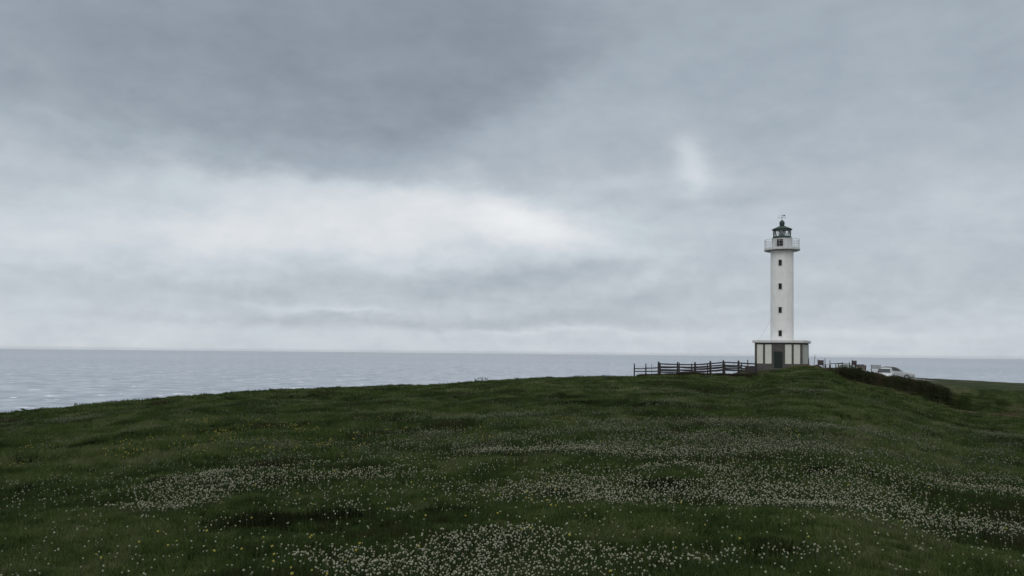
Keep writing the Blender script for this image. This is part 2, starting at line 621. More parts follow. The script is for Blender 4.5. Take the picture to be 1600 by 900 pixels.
EYE_H = 1.6
CREST = [(-300, 672, 46), (0, 647, 54), (100, 637, 58), (207, 627, 62), (300, 618, 66), (400, 610.5, 70), (550, 605, 77), (700, 599.5, 82), (780, 594, 86),
         (850, 591, 88), (920, 589, 89), (990, 588, 90), (1090, 586.5, 90), (1180, 583.5, 91), (1200, 580, 91), (1220, 577, 91), (1245, 573.0, 90.5),
         (1262, 572, 90), (1278, 573.5, 90), (1292, 579, 89), (1308, 588, 88), (1330, 593, 87), (1394, 604, 84), (1500, 620, 82), (1600, 629, 80), (1800, 640, 85)]
tab = []
for (px, py, Y) in CREST:
    p = at(px, py, Y)
    tab.append((math.degrees(math.atan2(p.x, p.y)), math.hypot(p.x, p.y), p.z))
tab = [(-181, 200, -1.5), (-120, 120, -3.0), (-70, 60, -6.0)] + tab + [(60, 110, -5), (110, 160, -2.5), (181, 200, -1.5)]
TA, TD, TZ = (np.array(c) for c in zip(*tab))
AZB = math.degrees(math.atan((1165 - 800) / F))      # the level shelf of the lighthouse and car park starts here


def height(x, y, detail=True):
    x = np.asarray(x, float); y = np.asarray(y, float)
    r = np.hypot(x, y) + 1e-6
    a = np.degrees(np.arctan2(x, y))
    D = sum(np.interp(a + o, TA, TD) for o in (-0.5, -0.2, 0.2, 0.5)) / 4
    zc = sum(np.interp(a + o, TA, TZ) for o in (-0.4, -0.15, 0.15, 0.4)) / 4
    drop = -(zc + EYE_H)
    p = np.where(drop > 0.25, np.clip((1 + EYE_H / np.maximum(drop, 0.25)) * 0.82, 1.2, 3.0), 3.0)
    t = r / D
    zin = -EYE_H - drop * np.minimum(t, 1.0) ** p
    over = np.maximum(r - D, 0)
    s1 = np.clip(np.maximum(drop, 0) * p / D, 0.01, 0.2)
    zl = zc - s1 * over - 0.0042 * over ** 2
    # shelf
    zs = np.interp(a, [AZB, 17.5, 19.5, 21.5, 26, 40], [-2.2, -1.75, -1.6, -2.35, -3.0, -4.0])
    k = np.clip(over / 4.5, 0, 1); k = k * k * (3 - 2 * k)
    o2 = np.maximum(r - 128, 0)
    zr = zc + (zs - zc) * k - 0.012 * o2 ** 2 - 0.05 * o2
    w = np.clip((a - AZB + 3) / 3, 0, 1); w = w * w * (3 - 2 * w)
    w = w * np.clip((70 - a) / 20, 0, 1)
    z = np.where(r <= D, zin, zl * (1 - w) + zr * w)
    if detail:
        n = (fbm(x / 7.0, y / 7.0, 3, 3) - 0.5) * 0.32 + (fbm(x / 1.7, y / 1.7, 3, 11) - 0.5) * (0.26 + 0.22 * np.clip((r - 10) / 40, 0, 1))
        big = (fbm(x / 30.0, y / 24.0, 2, 31) - 0.5) * 0.42 * np.clip((r - 12) / 20, 0, 1) * np.clip((D - 8 - r) / 45, 0, 1)
        amp = np.clip((r - 1) / 4, 0, 1) * np.where(r > D, np.clip(1 - (r - D) / 3, 0.3, 1), 1.0)
        z = z + n * amp * np.clip(1.1 - 0.35 * (r / np.maximum(D, 1)), 0.3, 1) + big
    return np.maximum(z, SEA_Z - 1.0)


# settle the ridge so that its skyline (turf included) runs where the headland's does
FIT = [k for k in range(len(TA)) if 3 <= k < 3 + len(CREST)]
for _ in range(6):
    for k in FIT:
        px, py, Yc = CREST[k - 3]
        want = at(px, py, 1.0).z / math.hypot(at(px, py, 1.0).x, 1.0)
        rs = np.linspace(12, TD[k] + 2.5, 400)
        aa = math.radians(TA[k])
        got = max(np.max((height(rs * math.sin(aa + o), rs * math.cos(aa + o)) + 0.10) / rs) for o in (-0.004, 0, 0.004))
        TZ[k] += (want - got) * TD[k] * 0.8


def ground(x, y):
    return float(height(np.array([x]), np.array([y]))[0])


front = np.arange(-42, 42.001, 0.16)
rest = np.concatenate([np.arange(-180, -42, 2.0), front, np.arange(44, 180, 2.0)])
rad = [0.4]
while rad[-1] < 330:
    rr = rad[-1]
    rad.append(rr + max(0.10, min(rr * 0.012, 0.55 if rr < 130 else 4.0)))
rad = np.array(rad)
A_, R_ = np.meshgrid(np.radians(rest), rad)
X_, Y_ = R_ * np.sin(A_), R_ * np.cos(A_)
Z_ = height(X_, Y_)
nr, na = X_.shape
V = np.stack([X_.ravel(), Y_.ravel(), Z_.ravel()], 1)
V = np.vstack([V, [[0, 0, -EYE_H]]])
i, j = np.meshgrid(np.arange(nr - 1), np.arange(na), indexing='ij')
j2 = (j + 1) % na
Fq = np.stack([i * na + j, i * na + j2, (i + 1) * na + j2, (i + 1) * na + j], -1).reshape(-1, 4)[:, ::-1]
land = mesh_np('ground', V, Fq, M['ground'])
for p in land.data.polygons:
    p.use_smooth = True
tag(land, kind='structure')

# sea: a disc out to the horizon
mb = MB()
mb.v = [(0, 0, SEA_Z)] + [(q * math.sin(2 * math.pi * k / 96), q * math.cos(2 * math.pi * k / 96), SEA_Z) for q in (2000, 12000, 60000) for k in range(96)]
mb.f = [(0, 1 + (k + 1) % 96, 1 + k) for k in range(96)]
for q in range(2):
    mb.f += [(1 + q * 96 + k, 1 + q * 96 + (k + 1) % 96, 1 + (q + 1) * 96 + (k + 1) % 96, 1 + (q + 1) * 96 + k) for k in range(96)]
sea = mb.build('sea', M['sea'])
tag(sea, kind='structure')


def drape(name, line, width, mat, lift=0.02, step=0.6, cols=5):
    """a strip following the ground along a polyline of (x, y)"""
    pts = []
    for a, b in zip(line[:-1], line[1:]):
        n = max(1, int(math.dist(a, b) / step))
        pts += [(a[0] + (b[0] - a[0]) * k / n, a[1] + (b[1] - a[1]) * k / n) for k in range(n)]
    pts.append(line[-1])
    P = np.array(pts)
    T = np.gradient(P, axis=0)
    T /= np.linalg.norm(T, axis=1)[:, None]
    N = np.stack([-T[:, 1], T[:, 0]], 1)
    wv_ = width * (0.8 + 0.4 * vnoise(np.arange(len(P)) * 0.25, np.zeros(len(P)), 5))
    rows = []
    for c in range(cols):
        f = c / (cols - 1) - 0.5
        Q = P + N * (wv_ * f)[:, None]
        rows.append(np.stack([Q[:, 0], Q[:, 1], height(Q[:, 0], Q[:, 1]) + lift], 1))
    V = np.stack(rows, 1).reshape(-1, 3)
    i, j = np.meshgrid(np.arange(len(P) - 1), np.arange(cols - 1), indexing='ij')
    Fq = np.stack([i * cols + j, i * cols + j + 1, (i + 1) * cols + j + 1, (i + 1) * cols + j], -1).reshape(-1, 4)
    o = mesh_np(name, V, Fq, mat)
    tag(o, kind='structure')
    return o


def gp(px, Y):
    """ground point under photo column px at depth Y"""
    p = at(px, 560, Y)
    return Vector((p.x, Y, ground(p.x, Y)))


path_line = [(gp(px, Y).x, Y) for px, Y in ((1318, 85.5), (1345, 84.0), (1394, 81.2), (1450, 80.0), (1620, 78.0))]
drape('path', path_line, 0.9, M['path'], 0.05)
drape('car_park', [(gp(1300, 110).x, 110), (gp(1400, 106).x, 106), (gp(1450, 105).x, 105)], 12, M['gravel'], 0.04, cols=9)

# ------------------------------------------------------------------ lighthouse
LX = at(1221.9, 470, 96).x
LH = empty('lighthouse', (LX, 96, 0), R(-27.6))
tag(LH, 'white round lighthouse tower with green lantern on a square stone trimmed base', 'lighthouse')


def zof(py):          # height above eye level of photo row py on the lighthouse
    return at(1221.9, py, 96).z


Wb = 5.33
zf = -2.6
core = MB()
core.box((0, 0, (zf + zof(536.5)) / 2), (Wb - 0.03, Wb - 0.03, zof(536.5) - zf))
wall = core.build('base_wall', M['panel'], LH)
st = MB()
zpl, zfr, ztop = zof(568.0), zof(538.7), zof(536.0)
h = Wb / 2
for k in range(4):
    a = k * math.pi / 2
    ca, sa = math.cos(a), math.sin(a)

    def put(x0, x1, z0, z1, proud=0.0):
        cx, cy = (x0 + x1) / 2, -h + 0.05 - proud / 2
        st.box((cx * ca - cy * sa, cx * sa + cy * ca, (z0 + z1) / 2),
               (x1 - x0, 0.10 + proud, z1 - z0), rz=a, bev=0.006)
    put(-h + 0.1, h - 0.1, zf, zpl, 0.05)
    put(-h + 0.1, h - 0.1, zfr, ztop - 0.004)
    if k == 0:
        for (x0, x1) in ((-1.74, -1.49), (-0.72, 0.72), (1.48, 1.73)):
            if x0 == -0.72:
                put(-0.76, -0.47, zpl, zfr, 0.02); put(0.47, 0.76, zpl, zfr, 0.02); put(-0.47, 0.47, zof(549.6), zfr, 0.018)
            else:
                put(x0, x1, zpl, zfr)
    else:
        for c in (-1.6, -0.53, 0.53, 1.6):
            put(c - 0.12, c + 0.12, zpl, zfr)
for sx in (-1, 1):
    for sy in (-1, 1):
        st.box((sx * (h - 0.11), sy * (h - 0.11), (zf + ztop) / 2), (0.26, 0.26, ztop - zf - 0.01), bev=0.012)
st.build('stone_trim', M['stone'], LH)
dr = MB()
zd0, zd1 = zof(574.8), zof(550.0)
dr.box((0, -h - 0.045, (zd0 + zd1) / 2), (0.90, 0.05, zd1 - zd0), bev=0.01)
for k in range(6):
    dr.box((-0.37 + 0.148 * k, -h - 0.075, (zd0 + zd1) / 2), (0.13, 0.02, zd1 - zd0 - 0.12), bev=0.005)
door = dr.build('door', M['door'], LH)
fr = MB()
for s in (-1, 1):
    fr.box((s * 0.475, -h - 0.06, (zd0 + zd1) / 2), (0.06, 0.07, zd1 - zd0), bev=0.005)
fr.box((0, -h - 0.06, zd1 + 0.03), (1.01, 0.07, 0.06), bev=0.005)
fr.build('door_frame', M['green'], door)
hd = MB(); hd.tube([(0.33, -h - 0.12, zd0 + 0.95), (0.33, -h - 0.12, zd0 + 1.1)], 0.015)
hd.build('door_handle', M['dark_metal'], door)
stp = MB(); stp.box((0, -h - 0.35, zd0 - 0.11), (1.5, 0.6, 0.2), bev=0.02)
stp.build('doorstep', M['stone'], LH)
sl = MB()
zs0, zs1 = zof(536.2), zof(532.0)
sl.box((0, 0, (zs0 + zs1) / 2), (Wb + 0.52, Wb + 0.52, zs1 - zs0), bev=0.04)
sl.build('roof_slab', M['concrete'], LH, smooth=False)
# shaft
zg0, zg1 = zof(392.4), zof(388.6)
RS = 1.32
shaft = MB().lathe([(RS, zs1 - 0.01), (RS, zs1 + 6), (RS - 0.012, zg0 - 0.25), (RS + 0.02, zg0 - 0.22), (RS + 0.02, zg0 + 0.02)], 64).build('tower_shaft', M['plaster'], LH, True)
for py in (412, 448.5, 485, 521):
    zc_ = zof(py)
    wmb = MB()
    hw, hh, y0 = 0.125, 0.28, -RS - 0.005
    # reveal: a dark recess shown by a proud rim and a set-back pane
    wmb.box((0, y0 - 0.012, zc_ + hh + 0.03), (2 * hw + 0.12, 0.10, 0.06), bev=0.006)
    wmb.box((0, y0 - 0.02, zc_ - hh - 0.03), (2 * hw + 0.14, 0.13, 0.06), bev=0.006)
    for s in (-1, 1):
        wmb.box((s * (hw + 0.03), y0 - 0.004, zc_), (0.06, 0.09, 2 * hh), bev=0.006)
    wo_ = wmb.build('window', M['stone'], shaft)
    MB().box((0, y0 + 0.0, zc_), (2 * hw, 0.04, 2 * hh)).build('pane', M['darkglass'], wo_)
# gallery
gal = MB().lathe([(RS, zg0 - 0.005), (1.95, zg0 + 0.0), (2.07, zg0 + 0.05), (2.07, zg1 - 0.02), (2.05, zg1)], 64)
gal = gal.build('gallery_slab', M['concrete'], LH, True)
zr_ = zof(375.3)
rl = MB()
for z in (zg1 + 0.12, zg1 + 0.42, zg1 + 0.72, zr_):
    rl.tube([(1.99 * math.cos(t), 1.99 * math.sin(t), z) for t in np.linspace(0, 2 * math.pi, 65)], 0.013 if z < zr_ else 0.022, 6)
rl = rl.build('railing', M['rail'], LH)
for k in range(28):
    t = 2 * math.pi * k / 28
    MB().tube([(1.99 * math.cos(t), 1.99 * math.sin(t), zg1 - 0.01), (1.99 * math.cos(t), 1.99 * math.sin(t), zr_)], 0.016, 6).build('baluster', M['rail'], rl)
# watch room, hatch
zw1 = zof(373.4)
wr = MB().lathe([(1.19, zg1 - 0.01), (1.19, zw1 - 0.09), (1.22, zw1 - 0.08), (1.22, zw1 - 0.02), (1.12, zw1)], 56).build('watch_room', M['concrete'], LH, True)
MB().box((-0.05, -1.17, zof(381.2)), (0.68, 0.16, 0.84), bev=0.015).build('hatch', M['darkglass'], wr)
# lantern
zl0, zl1 = zof(370.0), zof(359.6)
lb = MB().lathe([(1.06, zw1 - 0.01), (1.09, zw1 + 0.02), (1.09, zl0 - 0.04), (1.05, zl0)], 48).build('lantern_base', M['green'], LH, True)
gz = MB().lathe([(1.0, zl0), (1.0, zl1)], 40, cap=False).build('lantern_glass', M['glass'], LH, True)
bars = MB()
nb = 10
for k in range(nb):
    t0, t1 = 2 * math.pi * (k + 0.15) / nb, 2 * math.pi * (k + 1.15) / nb
    tm = (t0 + t1) / 2
    P0 = lambda t, z: (1.02 * math.cos(t), 1.02 * math.sin(t), z)
    bars.tube([P0(t0, zl1), P0((t0 + tm) / 2, (zl0 + zl1) / 2), P0(tm, zl0)], 0.026, 6)
    bars.tube([P0(t1, zl1), P0((t1 + tm) / 2, (zl0 + zl1) / 2), P0(tm, zl0)], 0.026, 6)
bars.build('glazing_bars', M['green'], gz)
le = MB().lathe([(0.10, zw1), (0.12, zl0), (0.30, zl0 + 0.1), (0.38, zl0 + 0.25), (0.40, zl0 + 0.4), (0.38, zl0 + 0.55), (0.30, zl0 + 0.68), (0.12, zl0 + 0.74)], 24).build('lens', M['lens'], LH, True)
MB().lathe([(0.42, zl0 - 0.1), (0.42, zl0 + 0.06), (0.3, zl0 + 0.09)], 24).build('lens_base', M['green'], le)
lr = MB()
for k in range(3):
    z = zl0 + 0.2 + 0.2 * k
    lr.tube([(0.41 * math.cos(t), 0.41 * math.sin(t), z) for t in np.linspace(0, 2 * math.pi, 25)], 0.014, 5)
lr.build('lens_ring', M['dark_metal'], le)
ze, zb0, zb1 = zof(359.4), zof(353.0), zof(344.0)
rf = MB().lathe([(1.02, ze - 0.02), (1.17, ze), (1.17, ze + 0.07), (1.05, ze + 0.14), (0.6, ze + 0.34), (0.33, zb0 - 0.02), (0.26, zb0)], 40).build('lantern_roof', M['green_roof'], LH, True)
hb = zb1 - zb0
MB().lathe([(0.24, zb0 - 0.01), (0.27, zb0 + 0.08), (0.31, zb0 + hb * .35), (0.31, zb0 + hb * .55), (0.24, zb0 + hb * .78), (0.13, zb0 + hb * .95), (0.04, zb1), (0.02, zb1 + 0.12)], 28).build('roof_vent', M['green'], rf, True)
vn = MB()
vn.tube([(0, 0, zb1), (0, 0, zof(333.5))], 0.022, 6, 0.012)
za = zof(340.0)
for k in range(4):
    t = k * math.pi / 2 + R(20)
    e = (0.36 * math.cos(t), 0.36 * math.sin(t), za)
    vn.tube([(0, 0, za), e], 0.012, 5)
    vn.box(e, (0.07, 0.02, 0.10), rz=t)
zv = zof(336.8)
u = Vector((math.cos(R(20)), math.sin(R(20)), 0))
vn.tube([-u * 0.33 + Vector((0, 0, zv)), u * 0.34 + Vector((0, 0, zv))], 0.012, 5)
vn.box(u * 0.25 + Vector((0, 0, zv)), (0.22, 0.02, 0.15), rz=R(20))
vn.build('weather_vane', M['dark_metal'], LH)
cb = MB()
cb.tube([Vector((-2.5, -1.6, zs1)) * (1 - t) + Vector((-1.2, -0.6, zof(500))) * t - Vector((0, 0, 0.12 * math.sin(math.pi * t))) for t in np.linspace(0, 1, 9)], 0.008, 4)
cb.build('cable', M['dark_metal'], LH)

# ------------------------------------------------------------------ wooden fences left of the lighthouse


def jitter(a):
    return (random.random() - 0.5) * a


def fence(name, label, posts, rails, mat, post_w, rail_h, rail_t, extra=None):
    """posts: (px, top py, Y); rails: photo rows relative to the post tops, as heights above ground"""
    base0 = gp(posts[0][0], posts[0][2])
    root = empty(name, base0)
    tag(root, label, 'fence')
    tops, xs = [], []
    for (px, py, Y) in posts:
        g = gp(px, Y)
        top = at(px, py, Y).z
        lx, ly = g.x - base0.x, g.y - base0.y
        lean = Vector((jitter(0.09), jitter(0.08), 0))
        p = MB()
        hgt = top - g.z
        n = 5
        w0 = post_w * (0.9 + random.random() * 0.25)
        V_, F_ = [], []
        for q in range(n + 1):
            s = q / n
            c = Vector((lx, ly, g.z - 0.4 - base0.z)) + Vector((0, 0, hgt + 0.4)) * s + lean * s
            ww = w0 / 2 * (1.06 - 0.12 * s) * (1 + jitter(0.1))
            if q == n:
                ww *= 0.75
            for e in range(8):
                t = 2 * math.pi * e / 8
                V_.append(c + Vector((ww * math.cos(t), ww * math.sin(t), jitter(0.02) if q == n else 0)))
        for q in range(n):
            for e in range(8):
                a, b = q * 8 + e, q * 8 + (e + 1) % 8
                F_.append((a, b, b + 8, a + 8))
        F_.append(tuple(range(n * 8, n * 8 + 8)))
        p.add(V_, F_)
        p.build('post', mat, root)
        tops.append(top - base0.z)
        xs.append((lx, ly))
    for (off, skip) in rails:
        for k in range(len(posts) - 1):
            if k in skip:
                continue
            a = Vector((xs[k][0], xs[k][1] - post_w * 0.4, tops[k] - off + jitter(0.05)))
            b = Vector((xs[k + 1][0], xs[k + 1][1] - post_w * 0.4, tops[k + 1] - off + jitter(0.05)))
            d = (b - a)
            a -= d.normalized() * 0.1; b += d.normalized() * 0.1
            r_ = MB()
            m3 = (a + b) / 2 - Vector((0, 0, 0.025 + jitter(0.03)))
            pts_ = [a, m3, b]
            V_, F_ = [], []
            for c in pts_:
                hh_, tt = rail_h / 2 * (1 + jitter(0.2)), rail_t / 2
                V_ += [c + Vector((0, -tt, -hh_)), c + Vector((0, tt, -hh_)), c + Vector((0, tt, hh_)), c + Vector((0, -tt, hh_))]
            for q in range(2):
                for e in range(4):
                    F_.append((q * 4 + e, q * 4 + (e + 1) % 4, q * 4 + 4 + (e + 1) % 4, q * 4 + 4 + e))
            F_ += [(3, 2, 1, 0), (8, 9, 10, 11)]
            r_.add(V_, F_)
            r_.build('rail', mat, root)
    if extra:
        extra(root, base0)
    return root


fence('wooden_fence', 'dark four rail wooden fence with thick posts reaching the lighthouse corner',
      [(1029.3, 564.8, 90.5), (1058.5, 565.5, 91), (1086.5, 565.8, 91.3), (1110.3, 564.0, 91.6), (1130.2, 562.4, 92), (1154.2, 563.3, 92.4), (1181.8, 565.3, 92.8)],
      [(0.27, ()), (0.58, ()), (0.89, ()), (1.17, ())], M['wood'], 0.24, 0.15, 0.06)


def mesh_wire(root, b0):
    w_ = MB()
    a0, a1 = gp(996, 94.4), gp(1029, 95)
    for k in range(13):
        s = k / 12
        p0 = a0.lerp(a1, s) - b0
        w_.tube([p0 + Vector((0, 0, 0.25)), p0 + Vector((0, 0, 1.42))], 0.007, 4)
    for k in range(8):
        z = 0.3 + k * 0.16
        w_.tube([a0 - b0 + Vector((0, 0, z)), a1 - b0 + Vector((0, 0, z))], 0.007, 4)
    w_.build('wire_mesh', M['dark_metal'], root)


fence('wooden_fence', 'thinner grey wooden fence with two low rails starting at the left end post',
      [(991.3, 568.0, 93.5), (1009.3, 568.0, 94.2), (1031.5, 567.2, 95), (1061.5, 566.5, 96), (1081.0, 568.0, 96.5), (1106, 567.5, 97), (1132.8, 565.0, 97.5), (1158.0, 566.5, 98)],
      [(0.56, ()), (0.92, ())], M['wood'], 0.15, 0.12, 0.045, mesh_wire)
# slender stakes standing alone behind the fences
for (px, py, Y, hw, label) in ((1146.7, 567.5, 95, 0.05, 'slender grey stake between the fifth and sixth thick fence posts'),
                               (1168.3, 562.0, 99, 0.14, 'tall pale grey post behind the last fence panel beside the lighthouse'),
                               (1018.3, 569.0, 96, 0.05, 'slender grey stake behind the left end of the fence'),
                               (1264.1, 560.2, 93.5, 0.11, 'slim grey post just right of the lighthouse base'),
                               (1289.3, 560.0, 92.0, 0.10, 'tall brownish post right of the wooden box sign on the mound')):
    g = gp(px, Y)
    top = at(px, py, Y).z - g.z
    e = empty('wooden_stake', g)
    tag(e, label, 'post')
    mb = MB()
    mb.tube([(0, 0, -0.4), (jitter(.03), jitter(.03), top * .5), (jitter(.08), jitter(.05), top - 0.07), (jitter(.08), jitter(.05), top)], hw / 2 * 1.1, 8, hw / 2 * 0.85)
    mb.build('post', M['wood_grey'], e)
    MB().box((0, -hw * 0.6, top * 0.7), (0.02, 0.02, 0.04)).build('staple', M['dark_metal'], e)

# dark trough beside the fence end
g = gp(1172.5, 94.2)
e = empty('water_trough', g, R(-8))
tag(e, 'low dark trough with a pale rim behind the end of the fence', 'trough')
zt = at(1172, 573.6, 94.2).z - g.z
tb = MB()
for (c, s) in (((0, -0.28, zt / 2 - 0.1), (1.15, 0.07, zt + 0.2)), ((0, 0.28, zt / 2 - 0.1), (1.15, 0.07, zt + 0.2)), ((-0.54, 0, zt / 2 - 0.1), (0.07, 0.5, zt + 0.2)), ((0.54, 0, zt / 2 - 0.1), (0.07, 0.5, zt + 0.2)), ((0, 0, zt * 0.5), (1.02, 0.5, 0.06))):
    tb.box(c, s, bev=0.01)
tb.build('basin', M['board'], e)
rm = MB()
for y in (-0.30, 0.30): rm.box((0, y, zt + 0.022), (1.22, 0.09, 0.04), bev=0.008)
for x in (-0.57, 0.57): rm.box((x, 0, zt + 0.020), (0.09, 0.51, 0.035), bev=0.008)
rm.build('rim', M['rail'], e)

# leaning dead branch
g = gp(1271.5, 92.5)
e = empty('dead_branch', g)
tag(e, 'crooked bare branch stuck upright in the mound right of the lighthouse', 'branch')
top = at(1273.6, 553.8, 92.5)
mb = MB()
d = Vector((top.x - g.x, 0, top.z - g.z))
mb.tube([(0, 0, -0.3), (0.02, 0, 0.25), (-0.01, 0.02, 0.55), (0.10, 0, d.z * 0.62), (0.09, 0, d.z * 0.78), (d.x, 0, d.z)], 0.045, 7, 0.018)
mb.build('stick', M['wood_grey'], e)
mb = MB()
mb.tube([(0.10, 0, d.z * 0.66), (0.17, 0.02, d.z * 0.80), (0.20, 0.0, d.z * 0.9)], 0.02, 6, 0.008)
mb.build('twig', M['wood_grey'], e)


def info_box(px, Y, pyt, w, hgt, rz, label, tilt, slope=0.0):
    g = gp(px, Y)
    zt = at(px, pyt, Y).z - g.z
    e = empty('notice_board', g, rz)
    tag(e, label, 'sign')
    for s in (-1, 1):
        MB().box((s * (w / 2 - 0.06), 0.03, (zt + (0.12 if s < 0 else -0.05)) / 2 - 0.2), (0.10, 0.10, zt + 0.4 + (0.12 if s < 0 else -0.05)), bev=0.01).build('post', M['wood'], e)
    p = MB()
    p.box((0, -0.08, zt - hgt / 2), (w, 0.07, hgt), bev=0.012, rx=tilt)
    for k in range(3):
        p.box((0, -0.125, zt - hgt * (k + 0.5) / 3), (w - 0.02, 0.025, hgt / 3 - 0.03), bev=0.005, rx=tilt)
    p.build('panel', M['board'], e)
    MB().box((0, -0.08, zt + 0.03), (w + 0.08, 0.14, 0.05), bev=0.01).build('cap', M['wood_grey'], e)
    return e


info_box(1282.2, 92.0, 563.4, 0.66, 0.55, R(-20), 'brown box shaped wooden board on two posts on the grassy mound', R(4))
info_box(1334.4, 100.0, 564.2, 0.60, 0.50, R(14), 'small dark brown board raised above the pale car behind the hedge', R(-3))

# rail fence between the mound and the car park
fence('rail_fence', 'single rail fence of slim posts along the hedge before the car park',
      [(1297.3, 562.5, 92), (1305.3, 567.4, 92.2), (1309.4, 567.2, 92.5), (1316.7, 566.5, 93), (1327.6, 565.3, 93.5), (1331.6, 567.2, 94)],
      [(0.02, (0, 3, 4)),], M['wood'], 0.10, 0.06, 0.05)
rr_ = MB()
P_ = [at(1296.5, 568.0, 92.1), at(1309, 568.2, 92.6), at(1320, 568.4, 93.2), at(1332, 568.6, 94.0)]
rf_root = [o for o in bpy.data.objects if o.name == 'rail_fence'][0]
P_ = [p + Vector((0, -0.07, 0)) - rf_root.location for p in P_]
rr_.tube(P_, 0.04, 6)
rr_.build('long_rail', M['wood'], rf_root)

# concrete bench on the mound edge
g = gp(1293.2, 93.2)
e = empty('stone_bench', g, R(-10))
tag(e, 'low pale topped stone bench beside the hedge end on the mound', 'bench')
zt = max(0.45, at(1293, 569.0, 93.2).z - g.z)
MB().box((0, 0, zt - 0.05), (0.75, 0.42, 0.12), bev=0.015).build('seat', M['concrete'], e)
for s in (-1, 1):
    MB().box((s * 0.25, 0, (zt - 0.12) / 2 - 0.1), (0.14, 0.36, zt - 0.10 + 0.2), bev=0.015).build('leg', M['stone'], e)

# slatted grey board on two legs
g = gp(1368.5, 88.5)
e = empty('sign_board', g, R(-22))
tag(e, 'wide grey slatted board on two legs left of the white hatchback', 'sign')
z1 = at(1368, 570.0, 88.5).z - g.z
z0 = at(1368, 576.4, 88.5).z - g.z
for s, mt in ((-1, 'board'), (0.25, 'white_metal')):
    MB().box((s * 0.46, 0.05, z1 / 2 - 0.2), (0.08, 0.08, z1 + 0.4), bev=0.008).build('leg', M[mt], e)
p = MB()
for k in range(6):
    hh_ = (z1 - z0) / 6
    p.box((0, -0.02, z0 + hh_ * (k + 0.5)), (0.98, 0.04, hh_ - 0.018), bev=0.006)
for s in (-1, 1):
    p.box((s * 0.47, 0.0, (z0 + z1) / 2), (0.05, 0.075, z1 - z0 + 0.02), bev=0.006)
p.build('panel', M['steel'], e)

# open wooden lean-to / kiosk behind the hedge
g = gp(1343.8, 103)
e = empty('wooden_kiosk', g, R(-12))
tag(e, 'low brown wooden kiosk with slate grey flat roof behind the hedge', 'kiosk')
zt = at(1343, 569.4, 103).z - g.z
MB().box((-0.15, 0, zt - 0.07), (1.15, 1.3, 0.14), bev=0.02).build('roof', simple('slate_roof', (0.07, 0.08, 0.095), 0.7), e)
kb = MB()
kb.box((0, 0, (zt - 0.16) / 2 - 0.1), (1.2, 1.05, zt - 0.16 + 0.2), bev=0.015)
for k in range(7):
    kb.box((-0.51 + 0.17 * k, -0.535, (zt - 0.2) / 2), (0.15, 0.03, zt - 0.24), bev=0.006)
kb.build('wall', simple('brown_planks', (0.13, 0.105, 0.085), 0.85, 0.35, 5.0), e)
MB().box((0.56, -0.60, zt * 0.5 - 0.1), (0.09, 0.09, zt + 0.1), bev=0.01).build('corner_post', M['wood'], e)

# ------------------------------------------------------------------ parked cars


def paint(name, col):
    m = simple(name, col, 0.25, 0.04, 1.0)
    m.node_tree.nodes['Principled BSDF'].inputs['Coat Weight'].default_value = 0.5
    return m


TYRE = simple('tyre_rubber', (0.02, 0.02, 0.02), 0.85, 0.2, 20)
RIM = simple('wheel_rim', (0.35, 0.36, 0.37), 0.3, 0.1, 5, metal=0.9)
WIN = simple('car_window', (0.03, 0.04, 0.045), 0.08, 0.2, 1)
LAMP = simple('headlamp', (0.6, 0.62, 0.62), 0.1, 0.1, 8)
TAIL = simple('tail_lamp', (0.35, 0.015, 0.01), 0.2, 0.2, 8)
TRIM = simple('black_trim', (0.025, 0.025, 0.027), 0.6, 0.2, 8)


